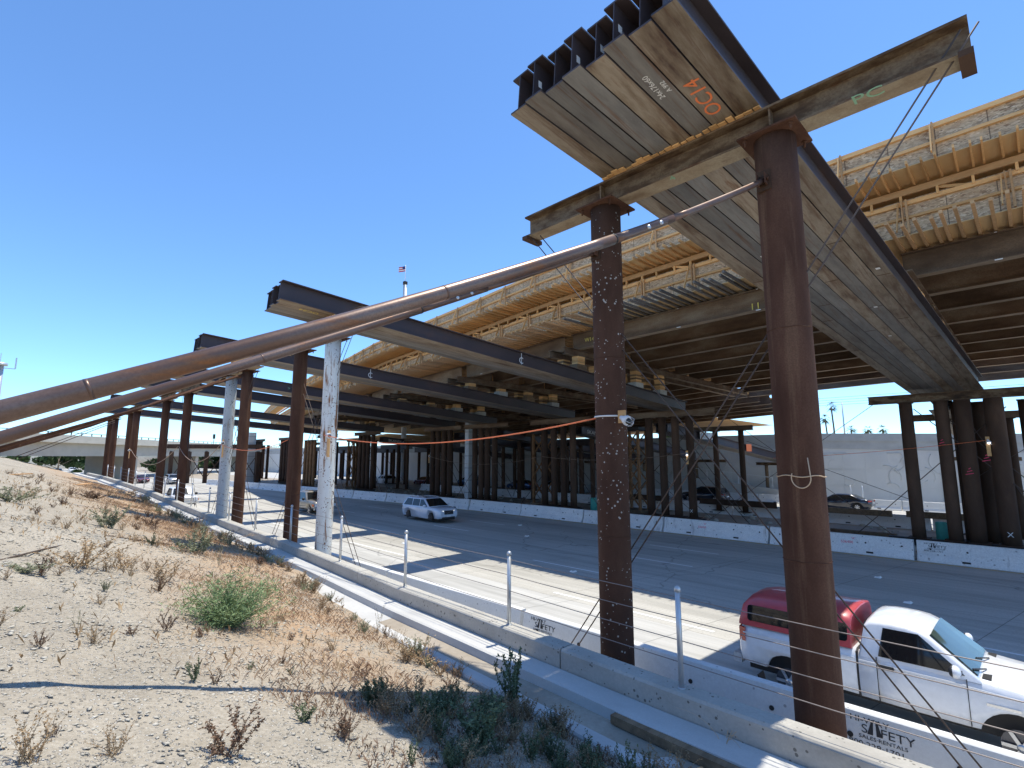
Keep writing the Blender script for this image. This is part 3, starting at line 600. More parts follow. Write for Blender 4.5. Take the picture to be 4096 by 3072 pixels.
# paint marks and paper tags of the near bundle
def under(k,i,x): 
    o=bob[k,i]; b=BUN[k]; f=(i+.5)/b[7]; t=(x-b[0])/(XF-b[0]); return (x,(b[1]+(b[4]-b[1])*t)*(1-f)+(b[2]+(b[5]-b[2])*t)*f,bz(k,x))
p=under(0,1,6.85); lettering('paint_mark','OC14',.33,(p[0]+.38,p[1]-.12,p[2]-.38*.0811-.003),(-1,.0,.0811),(0,1,0),'orange_paint',bob[0,1],stretch=1.05)
p=under(0,2,6.0); lettering('chalk_mark','24x176x60',.12,(p[0]+.42,p[1]+.0,p[2]-.42*.0811-.003),(-1,0,.0811),(0,1,0),'white_mark',bob[0,2])
lettering('chalk_mark','A 992',.1,(p[0]+.36,p[1]-.13,p[2]-.36*.0811-.003),(-1,0,.0811),(0,1,0),'white_mark',bob[0,2])
p=under(1,1,6.6); lettering('paint_mark','OC24',.24,(p[0]+.55,p[1]-.1,p[2]-.55*.069-.003),(-1,0,.069),(0,1,0),'yellow_mark',bob[1,1],stretch=1.1)
for i,x in ((2,17.7),(0,14.8),(5,12.5),(3,21.0)):
    p=under(0,i,x); m=MB(); m.box(p[0]-.07,p[0]+.07,p[1]-.03,p[1]+.06,p[2]-.006,p[2]-.003); m.build('paper_tag','paper',bob[0,i])
for i in (0,2,3,4,6):
    b=BUN[0]; a=bob[0,i]['_o']; x=a[0]+.12
    m=MB(); yy=a[1]-.012; m.box(x,x+.09,yy-.004,yy-.0,a[2]+.22,a[2]+.33); m.build('paper_tag','paper',bob[0,i])
for k,x in ((1,16.6),(2,14.2)):
    lo,_=by(k,x); lettering('paint_mark','C',.42,(x-.16,lo+.085,bz(k,x)+.12),(1,0,-.08),(0,0,1),'white_mark',bob[k,0]); m=MB(); m.bar((x,lo+.082,bz(k,x)+.06),(x,lo+.082,bz(k,x)+.6),.004,.03,(1,0,0)); m.build('paint_mark','white_mark',bob[k,0])
lo,_=by(3,13.5); lettering('paint_mark','> 75F',.3,(13.2,lo+.085,bz(3,13.5)+.2),(1,0,-.08),(0,0,1),'green_mark',bob[3,0])
# wood wedges between header and bundle
for k,b in enumerate(BUN[:3]):
    hx=7.7 if k<2 else 7.85; hz=(9.412,8.982,8.795)[k]
    lo,hi=by(k,hx); n=22 if k==0 else 8
    for i in range(n):
        y=lo+(hi-lo)*(i+.5)/n; zt=bz(k,hx-.1)-.002; dx=random.uniform(-.06,.05); wd=(hi-lo)/n*(.93 if random.random()<.8 else .7)
        m=MB(); m.box(hx-.27+dx,hx+.2,y-wd/2,y+wd/2,hz,max(hz+.02,zt+random.uniform(-.004,.002)-.01)); o=m.build('timber_wedge','lumber',loc=(hx,y,hz))
        tag(o,('light timber wedge packed side by side between the nearest header beam and the wide bundle' if k==0 else 'timber wedge packed under the %s'%DESC[k]),'timber','wedges under the wide bundle' if k==0 else 'wedges under the %s'%DESC[k])
# ---------------------------------------------------------------- median bents
MG='pipe columns in the median'
BY=[2.72,17.1,26.7,35.7,42.2,57.2,68.4]
CY=[[4.29,2.95,2.18,1.12],[18.55,17.55,16.6,15.6],[28.2,27.2,26.2,25.25],[37.0,36.1,35.2,34.25],[43.7,42.75,41.75,40.8],[59,58,57,55.9],[70,69,68,67],[84.5,83.2,82,80.8],[98,96.6,95.3,94]]
MD=['bent near the right edge','bent between the two nearest columns','bent left of the speckled column','bent by the concrete pier','bent left of the pier','bent behind the white column','second farthest bent','bent left of the white column','farthest bent']
for k,yy in enumerate(CY):
    x=31.5; ztop=6.88
    for i,y in enumerate(yy):
        column(x,y,.48,ztop,((.27,.27,.31,.34)[i] if k==0 else .255),'pipe_dark','%s dark pipe column from the left in the median %s'%(ORD[i],MD[k]),MG,.3,bolts=False)
    header(x,yy[-1]-(1.7 if k else 3.2),yy[0]+(1.6 if k else 1.5),ztop+.03,.40,'grimy header beam topping the median %s'%MD[k],'median header beams',b=.34,mat=('stringer','header_under') if k else ('header','header_under'))
    t=header(x,yy[-1]-(.8 if k else 2.2),yy[0]+(.8 if k else 1.2),.10,.34,'dark sill beam under the median %s'%MD[k],'median sill beams',name='sill_beam',b=.34,mat=('dark','dark'))
    # second row behind carrying the other end
    for i,y in enumerate((yy[1],yy[3])):
        column(39.0 if k==1 else 36.2,y-.3,.3,6.2,.2,'pipe_dark','%s slim back-row pipe column of the median %s'%(['left','right'][i],MD[k]),MG,.28,bolts=False)
    header(36.2 if k!=1 else 39.0,yy[-1]-1.2,yy[0]+.6,6.23,.36,'dark back-row header of the median %s'%MD[k],'median header beams',b=.3,mat=('stringer','header_under'))
    if k==0:
        for i,y in enumerate((2.5,1.75,.1)): column(33.4,y,.3,ztop,.27,'pipe_dark','%s dark pipe column standing behind the median bent near the right edge'%(['left','middle','right'][i]),MG,.3,bolts=False)
    if k>=3:
        for i,y in enumerate((yy[0]+1,yy[1],yy[2]-.3,yy[3]-1.2)):
            column(42.5,y,.3,5.4,.22,'pipe_dark','%s third-row pipe column from the left of the median %s'%(ORD[i],MD[k]),MG,.28,bolts=False)
        for i,y in enumerate((yy[0]+3.5,yy[1]+2.6)):
            column(34.5,y,.3,6.4,.24,'pipe_dark','%s loose pipe column standing just left of the median %s'%(['left','right'][i],MD[k]),MG,.28,bolts=False)
        for i,y in enumerate((yy[0]+2.2,yy[1]+.6,yy[2]-1.2,yy[3]-2.6)):
            column(49.3,y,-.15,5.0,.24,'pipe_dark','%s far-row pipe column from the left of the median %s'%(ORD[i],MD[k]),MG,.28,bolts=False)
        header(49.3,yy[-1]-3.6,yy[0]+3.6,5.03,.8,'deep dark girder over the far row of the median %s'%MD[k],'median header beams',b=.4,mat=('beam','beam'))
        header(42.5,yy[-1]-3,yy[0]+3,5.43,.7,'deep dark girder over the third row of the median %s'%MD[k],'median header beams',b=.4,mat=('beam','beam'))
    # raking rods
    for i,(a,c) in enumerate((((31.5,yy[0]-.3,6.6),(31.2,yy[-1]-2.9,.3)),((31.5,yy[1],6.3),(31.9,yy[-1]-3.3,.3)),((31.7,yy[-1]-.4,6.5),(31.3,yy[0]+2.6,.3)),((32,yy[2],6.2),(36,yy[2]-2.4,.4)))):
        m=MB(); m.tube([a,c],.022,6); tag(m.build('bracing_rod','wire',loc=c),'%s thin bracing rod slanting across the median %s'%(ORD[i],MD[k]),'bracing rod','bracing rods in the median bents')
for i,t in enumerate(('X',)):
    lettering('chalk_mark','X',.3,(31.5-.345,1.22,.85),(0,-1,0),(0,0,1),'white_mark',[o for o in C.objects if o.get('label','').startswith('fourth dark pipe column from the left in the median '+MD[0])][0])
    lettering('chalk_mark','X',.26,(31.5-.258,15.7,.8),(0,-1,0),(0,0,1),'white_mark',[o for o in C.objects if o.get('label','').startswith('fourth dark pipe column from the left in the median '+MD[1])][0])
for lab,y,z in (('second dark pipe column from the left in the median '+MD[0],3.06,4.9),('third dark pipe column from the left in the median '+MD[0],2.2,3.6),('fourth dark pipe column from the left in the median '+MD[0],1.58,4.2)):
    o=[q for q in C.objects if q.get('label','').startswith(lab)][0]
    x0=31.5-(.04 if lab.startswith('third') else .07 if lab.startswith('fourth') else 0)
    for j in range(3):
        m=MB(); m.bar((x0-.275,y+.13-.06*j,z+.12*(j-1)),(x0-.277,y-.15+.04*j,z+.12*(j-1)+.06),.006,.03,(0,0,1)); m.build('spray_mark','pink_mark',o)
# crossing wires
def wires(name,label,A,B,off,group=None,r=.011):
    for s in ((0,1) if off else (0,)):
        m=MB(); o=V(off or (0,0,0))*s; m.tube([V(A)+o,V(B)+o],r,6)
        tag(m.build(name,'wire',loc=V(B)+o),label%(('left','right')[s]) if off else label,'wire rope',group)
wires('wire_rope','%s of two wire ropes from the nearest header to the foot of the speckled column',(7.6,.12,9.3),(7.95,6.85,.3),(0,-.16,0),'guy wires of the nearest bent')
wires('wire_rope','%s of two wire ropes slanting down across the pickup from the nearest header',(7.6,7.1,8.9),(7.95,.55,.35),(0,-.22,0),'guy wires of the nearest bent')
wires('wire_rope','%s of two thin wires from the second header down behind the flaking white column',(7.75,20.5,8.4),(7.9,14.2,.3),(0,-.3,0),'guy wires of the second bent')
wires('wire_rope','%s of two thin wires slanting left from the second header past the plain rust column',(7.75,15.2,8.4),(7.9,22.1,.3),(0,.3,0),'guy wires of the second bent')
wires('wire_rope','%s of two thin wires crossing beside the pale grey column',(7.9,29.6,8.3),(8.0,23.4,.3),(0,-.4,0),'guy wires of the third bent')
wires('wire_rope','%s of two thin wires crossing over the pale grey column',(7.9,24.6,8.3),(8.0,31.0,.3),(0,.4,0),'guy wires of the third bent')
wires('wire_rope','%s of two thin wires beside the lone dark column',(7.9,39,8.3),(8.0,33,.3),(0,-.4,0),'guy wires of the fourth bent')
wires('wire_rope','%s of two thin wires beside the far white pickup',(7.9,41,8.3),(8.0,47,.3),(0,.4,0),'guy wires of the fourth bent')
for i,(a,b) in enumerate((((31.4,13.4,6.9),(31.4,5.2,.4)),((31.4,5.6,6.9),(31.4,14.6,.4)),((31.4,12.0,5.2),(31.4,4.4,2.2)),((31.6,-2.6,6.8),(31.6,2.2,3.2)),((31.6,.2,6.8),(31.6,-3.5,4.5)),((31.5,22.9,6.9),(31.5,14.4,.5)),((31.5,23.8,6.9),(31.5,15.2,.5)))):
    wires('wire_rope','%s thin cross-bracing wire strung between the median bents'%ORD[i],a,b,None,'cross-bracing wires in the median',.014)
# ---------------------------------------------------------------- raking brace pipes
def brace(y0,cy,q,xa,xj,xe,label,r0,rs,r1):
    P=lambda x: V((x,y0+cy*(7.4-x),q[0]*x*x+q[1]*x+q[2]))
    t=thing('brace_pipe',label,'brace pipe',P(xa),'raking brace pipes')
    def piece(name,a,b,r,mat='brace',n=14,seg=24):
        m=MB(); m.tube([P(a+(b-a)*i/n) for i in range(n+1)],r,seg); return m.build(name,mat,t)
    x1=xj+(xe-xj)*.3
    piece('outer_pipe',xa,xj,r0,n=24); piece('collar',xj-.012,xj+.006,r0*1.04,'dark',1); piece('sleeve',xj,x1,rs,n=6); piece('inner_pipe',x1,xe,r1,n=8,seg=20)
    for k in range(2): 
        x=xj-(k+1)*1.9; piece('weld_seam',x-.008,x+.008,r0*1.015,'brace',1)
    for dx in (.5,.72):
        p=P(xj+(x1-xj)*dx); m=MB(); m.lathe(p+V((0,-rs*.93,0)),(0,-1,0),[(-.03,.022),(.022,.022)],6); m.build('bolt','galv',t)
    p=P(xe); xe=p.x; y=p.y; z=p.z; m=MB(); m.box(xe-.02,xe+.05,y-.10,y+.10,z-.16,z+.14); m.build('end_bracket','pipe_dark',t)
    m=MB(); m.box(xe-.13,xe-.0,y-.06,y-.045,z-.1,z+.06); m.box(xe-.13,xe,y+.045,y+.06,z-.1,z+.06); m.lathe((xe-.07,y-.065,z-.02),(0,-1,0),[(0,.03),(.02,.03)],6); m.build('clevis','pipe_rust',t)
    return t
brace(2.36,.10,(.010,.431,4.474),-2.9,4.05,7.42,'nearest thick raking brace pipe running from the closest column down past the left edge',.052,.047,.041)
brace(5.33,.05,(.003,.461,4.437),-2.9,3.73,7.42,'second raking brace pipe just beneath the nearest one, fixed to the speckled column',.052,.047,.042)
for y,x1,z1,l,r in ((25.6,7.6,8.1,'slim brace pipe beneath the second one, running to the slimmer rust column',.05),(28.5,7.6,8.2,'slim brace pipe ending at the pale grey column',.05),(37.1,7.6,8.3,'slim brace pipe ending at the lone dark column',.05),(43.3,7.6,8.2,'slim brace pipe ending beside the far white pickup',.05)):
    m=MB(); m.tube([(-.2-.3,y,4.45),(x1*.5,y,6.25),(x1,y,z1)],r,12); tag(m.build('brace_pipe','pipe_rust',loc=(x1,y,z1)),l,'brace pipe','raking brace pipes')
for i,(dx,l) in enumerate(((0,'upper thin guy wire reaching from the far-left column pair to the slope'),(.35,'lower thin guy wire reaching from the far-left column pair to the slope'))):
    m=MB(); m.tube([(.4+dx,54.9,4.2-.1*i),(6.4,54.9,7.35-.15*i)],.03,6); tag(m.build('guy_wire','wire',loc=(6.4,54.9,7.3)),l,'guy wire','guy wires to the slope')
# cords and lamps strung along the columns
def cordline(label,A,B,sag,mat,r=.012,grp='temporary power cords'):
    m=MB(); pts=[]
    for i in range(25):
        t=i/24; p=V(A)*(1-t)+V(B)*t; p.z-=sag*4*t*(1-t); pts.append(p)
    m.tube(pts,r,6); return tag(m.build('extension_cord',mat,loc=A),label,'cord',grp)
cordline('orange power cord sagging from the flaking white column to the speckled column',(7.45,16.4,4.98),(7.45,5.45,4.95),.36,'cord',.014)
cordline('orange cord between the plain rust column and the pale grey column',(7.5,28.1,4.9),(7.5,19.6,4.9),.35,'cord',.012)
cordline('dull cord drooping from the pale grey column to the lone dark column',(7.6,37,4.9),(7.6,28.4,4.9),.9,'cord_dull',.016)
cordline('dull cord drooping left from the lone dark column',(7.6,54,4.9),(7.6,37.3,4.9),1.2,'cord_dull',.018)
cordline('thin orange cord crossing the median columns at the right edge',(31.2,10.5,4.2),(31.15,1.5,5.0),.1,'cord',.012)
cordline('thin cord strung along the median columns behind the speckled column',(31.2,28.3,4.3),(31.2,15.8,4.5),.35,'cord_dull',.012)
cordline('thin cord strung along the median columns beside the concrete pier',(31.2,43.7,4.3),(31.2,28.4,4.3),.7,'cord_dull',.012)
def lamp(x,y,z,label,lit=False,d=(0,-1,-.5),board=.75):
    t=thing('work_lamp',label,'lamp',(x,y,z),'caged work lamps')
    m=MB(); m.box(x-.02,x+.02,y-.07,y+.07,z-board,z+.12); m.build('backing_board','lumber',t)
    dd=V(d).normalized(); m=MB(); m.lathe(V((x-.05,y,z)),dd,[(0,.03),(.05,.045),(.12,.085),(.16,.09)],12); m.build('shade','sign_white',t)
    m=MB(); m.ball(V((x-.05,y,z))+dd*.17,.055,10,6); m.build('bulb','lit_lamp' if lit else 'glass_dark',t)
    m=MB()
    for a in range(6):
        an=a*math.pi/3; u=V((1,0,0)); w_=dd.cross(u).normalized(); u=w_.cross(dd); p=V((x-.05,y,z))
        m.tube([p+dd*.15+(u*math.cos(an)+w_*math.sin(an))*.09,p+dd*.24+(u*math.cos(an)+w_*math.sin(an))*.08,p+dd*.28],.004,4)
    m.build('cage','sign_white',t)
lamp(7.55,4.96,4.95,'white caged work lamp on the right side of the speckled column',board=.1)
lamp(7.55,16.28,5.02,'white caged work lamp on a board strapped to the flaking white column')
lamp(7.6,28.0,5.0,'caged work lamp on the pale grey column')
lamp(7.6,54.6,4.9,'caged work lamp on the far-left column pair')
lamp(31.2,1.45,5.05,'glowing work lamp on a board at the rightmost median column',True,(-.2,-.2,-1))
lamp(31.2,15.7,4.55,'glowing work lamp on a board at the median column behind the speckled one',True,(-.2,-.2,-1))
lamp(31.2,43.9,4.4,'work lamp on the median column left of the pier',False)
# ---------------------------------------------------------------- bridge deck forms
EY=[-12,-3,4,16.5,20,24.3,28,35.6,42.6,50,56,70,88,100,125]
EX=[18.8,18.75,18.75,18.9,19.05,19.3,19.5,20,21.1,22.1,23.1,26,30.4,33.7,41]
EZ=[14.2,14.15,14.1,13.85,13.7,13.5,13.4,13.2,13.05,12.95,12.85,12.7,12.6,12.55,12.5]
ex=lambda y:interp(y,EY,EX); ez=lambda y:interp(y,EY,EZ)
YS=[-10,-7,-4,-1.5,1,3.4,6,9,12,14.5,17,19,21.5,24,26.7,29,31.5,35.7,39,42.4,46,50,54,57,62,68,75,82,90,100]
def strip(m,dx0,dz0,dx1,dz1,th,ys=YS,wid=False):
    """sheet between two offsets from the deck edge, th thick along z (or x when upright)"""
    up=abs(dx0-dx1)<1e-6
    for a,b in zip(ys,ys[1:]):
        P=lambda y,dx,dz:V((ex(y)+dx,y,ez(y)+dz))
        if up: m.hexa([P(a,dx0,dz0),P(a,dx0+th,dz0),P(b,dx0+th,dz0),P(b,dx0,dz0),P(a,dx0,dz1),P(a,dx0+th,dz1),P(b,dx0+th,dz1),P(b,dx0,dz1)])
        else: m.hexa([P(a,dx0,dz0),P(a,dx1,dz1),P(b,dx1,dz1),P(b,dx0,dz0),P(a,dx0,dz0+th),P(a,dx1,dz1+th),P(b,dx1,dz1+th),P(b,dx0,dz0+th)])
def run(m,dx,dz,w_,h,ys=YS):
    for a,b in zip(ys,ys[1:]): m.bar((ex(a)+dx,a,ez(a)+dz),(ex(b)+dx,b,ez(b)+dz),w_,h)
random.seed(11)
fo=thing('overhang_formwork','upper tier of bridge edge formwork, strand board face above a row of light joists','formwork',(18.75,0,12.9))
m=MB(); strip(m,0,-1.12,0,0,.02); m.build('edge_panel','osb',fo)
m=MB(); strip(m,-.1,-1.14,1.2,-1.14,.02); m.build('soffit_panel','ply',fo)
m=MB(); strip(m,1.2,-.9,20,-1.2,.02,YS[:-4]); m.build('deck_panel','ply',fo)
for dz,h in ((-.11,.14),(-.63,.09)):
    m=MB(); run(m,-.055,dz,.1,h); m.build('waler','lumber',fo)
m=MB(); run(m,1.12,-1.40,.1,.2); m.build('ledger','lumber_red',fo)
def joistset(par,y0,y1,step,dx0,dx1,dz,w_,h,mats,jit,cap=100,darkr=None):
    y=y0; n=0; rest={}
    while y<y1:
        yy=y+random.uniform(-.07,.07); a=dx0+random.uniform(-jit,jit); mt=mats[0]
        if darkr and darkr[0]<yy<darkr[1] and random.random()<.8: mt=mats[1]; a+=.25
        A=(ex(yy)+a,yy+random.uniform(-.03,.03),ez(yy)+dz); B=(ex(yy)+dx1,yy,ez(yy)+dz)
        if n<cap-2:
            m=MB(); m.bar(A,B,w_,h); m.build('joist',mt,par)
        else: rest.setdefault(mt,MB()).bar(A,B,w_,h)
        n+=1; y+=step
    for i,(mt,m) in enumerate(rest.items()): tag(m.build('joist',mt,par),kind='stuff')
joistset(fo,-1.8,62,.33,-.55,1.2,-1.195,.05,.10,['lumber'],.12)
y=-1.0; i=0
while y<60:
    m=MB(); x=ex(y); z=ez(y); m.bar((x-.12,y,z-1.1),(x-.12,y,z-.02),.09,.05,(0,1,0)); m.build('stud','lumber_red',fo)
    m=MB(); m.bar((x-.5,y+.06+random.uniform(-.05,.05),z-1.1),(x-.14,y+.05,z-.12),.1,.035,(0,1,0)); m.build('kicker','lumber',fo); y+=2.3+random.uniform(-.15,.15)
y=-2
while y<48:
    m=MB(); x=ex(y)+1.12; z=ez(y); m.bar((x,y,z-1.75),(x,y,z-1.5),.09,.07,(0,1,0)); m.build('short_post','lumber',fo)
    if random.random()<.35:
        m=MB(); m.bar((x+.05,y+.1,z-1.72),(x+.05,y+.85,z-1.5),.04,.09); m.build('kicker','lumber',fo)
    y+=.82+random.uniform(-.12,.12)
fl=thing('girder_formwork','lower tier of timber formwork beneath the overhang, strand board face above dark and light joists','formwork',(20,0,11.2))
m=MB(); strip(m,1.22,-2.85,1.22,-1.62,.02); m.build('side_panel','osb',fl)
m=MB(); strip(m,1.0,-2.88,24,-3.0,.02); m.build('soffit_panel','ply',fl)
m=MB(); YW=[y for y in YS if y>=19]; strip(m,24,-3.0,42,-3.4,.02,YW); m.build('soffit_panel','ply',fl)
m=MB(); YW=[y for y in YS if y>=30]; strip(m,42,-3.4,75,-3.6,.02,YW); m.build('soffit_panel','ply',fl)  # added sheet that shades the far wall and blocks the sky above it
m=MB(); strip(m,26,-3.2,90,-3.8,.02,[100,112,125,150]); m.build('soffit_panel','ply',fl)  # added sheet past the deck end, closing the bright sky gap
for dz,h in ((-1.76,.13),(-2.24,.08)):
    m=MB(); run(m,1.165,dz,.1,h); m.build('waler','lumber',fl)
joistset(fl,-1.8,56,.33,-.45,5.2,-2.94,.085,.095,['lumber_red','lumber_grey'],.25,100,(3.8,15.5))
m=MB(); y=-1.8
while y<50:
    m.bar((ex(y)+5.2,y,ez(y)-2.945),(ex(y)+(24 if y<19.5 else 41.8),y,ez(y)-(3.02 if y<19.5 else 3.42)),.085,.095); y+=.4
tag(m.build('inner_joist','lumber_red',fl),kind='stuff')
y=-.3
while y<55:
    m=MB(); x=ex(y)+1.08; z=ez(y); m.bar((x,y,z-2.8),(x,y,z-1.66),.09,.06,(0,1,0)); m.bar((x,y+.12,z-2.8),(x,y+.12,z-1.66),.09,.04,(0,1,0)); m.build('stud','lumber_red',fl)
    m=MB(); m.bar((x-.5,y+.25,z-2.82),(x-.06,y+.2,z-1.75),.09,.035,(0,1,0)); m.build('kicker','lumber' ,fl); y+=2.35+random.uniform(-.2,.2)
# loose edge of the unfinished far end
# ---------------------------------------------------------------- stringers under the deck
SD=.86
sx_=[2.35+2.8*k for k in range(15)]
szo=[-3.9,-3.9,-3.93,-3.96,-3.99,-4.0,-4.1,-4.15,-4.2,-4.3,-4.5,-4.5,-4.6,-4.7,-4.8]
sb=[-9.5]+BY+[80]
SPN=['right of the wide bundle','between wide bundle and first dark bundle','between first and second dark bundles','between second and third dark bundles','between third and fourth dark bundles','between fourth and fifth dark bundles','past the fifth dark bundle']
for s in range(7):
    a,b=sb[s],sb[s+1]; 
    for k in range(11 if s<2 else 15):
        if s==1 and k>9: continue
        A=(ex(a)+sx_[k],a+.35,ez(a)+szo[k]); B=(ex(b)+sx_[k],b+ (.2 if k%2 else -.2),ez(b)+szo[k])
        m=MB(); dd=SD*(.92 if k%3==1 else 1); m.ibeam(A,B,dd,.36,.018,.035)
        o=m.build('deck_stringer',['stringer','stringer_under'],loc=A)
        tag(o,('%s old stringer in from the bridge edge, %s'%(ORD[k],SPN[s])),'steel beam','stringers carrying the deck forms')
        if k==0 and s in (0,1,2):
            for t in (.3,.55,.8):
                p=V(A)*(1-t)+V(B)*t; m=MB(); m.box(p.x-.2,p.x-.19,p.y-.03,p.y+.03,p.z+dd-.02,p.z+dd+.0); m.box(p.x-.2,p.x-.16,p.y-.08,p.y+.1,p.z-.03,p.z-.0); m.build('clip','paper',o)
            if s==1: lettering('paint_mark','W14x90x30',.3,(A[0]-.012,B[1]-.9,B[2]+.3),(0,-1,0),(0,0,1),'yellow_mark',o)
            if s==1: lettering('paint_mark','11 HO',.45,(A[0]-.012,7.6,B[2]+.22),(0,-1,0),(0,0,1),'yellow_mark',o)
# cap beams and block stacks on every bundle
random.seed(5)
for k in range(6):
    lo,hi=by(k,25); yc=(lo+hi)/2; e0=ex(yc)
    for sgn,side in ((-1,'right'),(1,'left')):
        y=yc+sgn*(.75 if k==0 else .5); x0=e0+1.2; x1=44
        zt=lambda x: ez(y)-3.92-.006*(x-e0)
        m=MB(); m.ibeam((x0,y,zt(x0)-.37),(x1,y,zt(x1)-.37),.36,.3,.014,.022)
        tag(m.build('cap_beam',['stringer','stringer_under'],loc=(x0,y,zt(x0))),'%s cap beam lying on block stacks along the %s'%(side,DESC[k]),'steel beam','cap beams on the bundles')
        for j in range(5 if k<4 else 4):
            x=e0+sx_[j]; zb_=bz(k,x)+DB+.001; zc=zt(x)-.372
            if x>XF-.3 or zc-zb_<.12: continue
            t=thing('block_stack','%s block stack in from the bridge edge, %s side of the %s'%(ORD[j],side,DESC[k]),'blocks',(x,y,zb_),'block stacks on the bundles')
            hgt=zc-zb_; h1_=min(.34,hgt*.5); q=random.uniform(-.05,.05)
            m=MB(); m.box(x-.42+q,x+.42+q,y-.26,y+.26,zb_,zb_+h1_); m.build('block','block_white' if random.random()<.55 else 'timber',t)
            z=zb_+h1_; rem=hgt-h1_; n=max(1,round(rem/.10))
            for i in range(n):
                m=MB(); a=random.uniform(-.05,.05); m.box(x-.3+a,x+.3+a,y-.2+a,y+.2+a,z+rem*i/n+.002,z+rem*(i+1)/n-.004); m.build('plank','lumber' if random.random()<.6 else 'timber',t)
# bundles continuing over the far lanes
for k,(y,za,zb2) in enumerate(((3.0,6.6,4.3),(18.6,6.0,3.75),(26.2,6.1,3.75),(35.4,6.1,3.8),(42,6.1,3.8),(57,6.1,3.8))):
    for i in range(3):
        yy=y-.5+.45*i; m=MB(); m.ibeam((33.2,yy,za),(57.2 if k!=2 else 53,yy,zb2+(0 if k!=2 else .3)),.66,.4,.016,.03)
        o=m.build('steel_beam',['beam','beam_under'],loc=(33.2,yy,za))
        tag(o,'%s steel beam of the %s group sloping over the far lanes towards the retaining wall'%(['right','middle','left'][i],ORD[k]),'steel beam','beams over the far lanes')
        if i==0:
            D=V((24,0,zb2-za)).normalized()
            if k in (2,5): lettering('company_lettering','SKANSKA',.42,(33.9,yy-.02-.003,za+.1),D,(0,0,1),'white_mark',o,stretch=1.3,shear=.1)
            if k==1:
                mm=MB(); p=V((33.2,yy-.21,za))+D*4.6; mm.box(p.x,p.x+2.6,p.y-.01,p.y,p.z+.05,p.z+.6); mm.build('sign_panel','sign_white',o)
                lettering('sign_lettering','OC 15',.42,(p.x+.15,p.y-.012,p.z+.2),(1,0,0),(0,0,1),'blue_paint',o)
                p=V((33.2,yy-.21,za))+D*13.5; mm=MB(); mm.box(p.x,p.x+1.2,p.y-.01,p.y,p.z+.02,p.z+.66); mm.build('sign_panel','sign_orange',o)
    for yy,sd in ((y-1.2,'right'),(y+1.2,'left')):
        column(56.6,yy,-.3,zb2-.36 if k!=2 else zb2-.1,.16,'timber','%s short post by the far wall under the %s group of beams'%(sd,ORD[k]),'posts under the far beams',.2,name='support_post',bolts=False)
    header(56.6,y-2.2,y+2.2,zb2-.33 if k!=2 else zb2-.07,.3,'short header by the far wall under the %s group of beams'%ORD[k],'headers by the far wall',b=.3,mat=('header','header_under'))
# lattice shoring tower and concrete piers
def lattice(x,y,label,h=6.3,w_=1.5):
    t=thing('shoring_tower',label,'shoring tower',(x,y,0))
    for a in (0,w_):
        for b in (0,1.2):
            m=MB(); m.bar((x+b,y+a,.3),(x+b,y+a,h),.22,.16,(0,1,0)); m.build('leg','lattice',t)
    for b in (0,1.2):
        for z in (.6,2.45,4.3):
            m=MB(); m.bar((x+b-.1,y,z),(x+b-.1,y+w_,z+1.8),.05,.16,(1,0,0)); m.build('diagonal','lattice',t); m=MB(); m.bar((x+b-.16,y+w_,z),(x+b-.16,y,z+1.8),.05,.16,(1,0,0)); m.build('diagonal','lattice',t)
    m=MB(); m.box(x-.2,x+1.4,y-.2,y+w_+.2,.0,.3); m.build('sill','timber',t); m=MB(); m.box(x-.2,x+1.4,y-.2,y+w_+.2,h,h+.25); m.build('cap','dark',t)
lattice(33.6,29.9,'rust yellow lattice shoring tower beside the median columns left of the speckled column')
lattice(34.5,21.3,'rust yellow lattice shoring tower partly hidden by the right side of the speckled column')
lattice(33.5,64.5,'far rust yellow lattice shoring tower behind the flaking white column')
for i,(y) in enumerate((70.2,71.2,72.2,73.2)):
    column(30.6,y,.2,6.6,.22,'lattice','%s rust orange post from the right in the cluster behind the plain rust column'%ORD[i],'orange posts in the median',.3,bolts=False)
def pier(x,y,label,w_=.58,h=8.5):
    t=thing('concrete_pier',label,'pier',(x,y,0),'square concrete piers')
    m=MB(); m.box(x-w_,x+w_,y-w_/2,y+w_/2,-.1,h); m.build('shaft','pier',t)
    m=MB()
    for z in [.9+1.15*i for i in range(7)]: m.box(x-w_-.012,x+w_+.012,y-w_/2-.012,y+w_/2+.012,z,z+.035)
    m.build('form_joint','dark',t)
pier(32.4,38.6,'pale square concrete pier among the dark median columns, left of the lattice tower')
pier(30.6,96,'distant square concrete pier beside the plain rust column')
# ---------------------------------------------------------------- vehicles (local frame: x forward, y left, z up)
def loft(m,secs,smooth=True):
    rings=[]
    for x,w_,zl,zt,cr in secs:
        h=[(0,zl),(.78*w_,zl),(.95*w_,zl+.05),(w_*.995,zl+(zt-zl)*.3),(w_,zl+(zt-zl)*.55),(.985*w_,zl+(zt-zl)*.83),(.945*w_,zl+(zt-zl)*.955),(.86*w_,zt+cr*.25),(.5*w_,zt+cr*.8),(0,zt+cr)]
        rings.append([(x,a,b) for a,b in h]+[(x,-a,b) for a,b in h[-2:0:-1]])
    n=len(rings[0]); o=len(m.v)
    for r in rings: m.v+=r
    for i in range(len(rings)-1):
        for j in range(n):
            k=(j+1)%n; m.f.append([o+i*n+j,o+i*n+k,o+(i+1)*n+k,o+(i+1)*n+j]); m.sm.append(smooth); m.mi.append(0)
    m.f.append([o+j for j in range(n)][::-1]); m.f.append([o+(len(rings)-1)*n+j for j in range(n)]); m.sm+=[False]*2; m.mi+=[0]*2
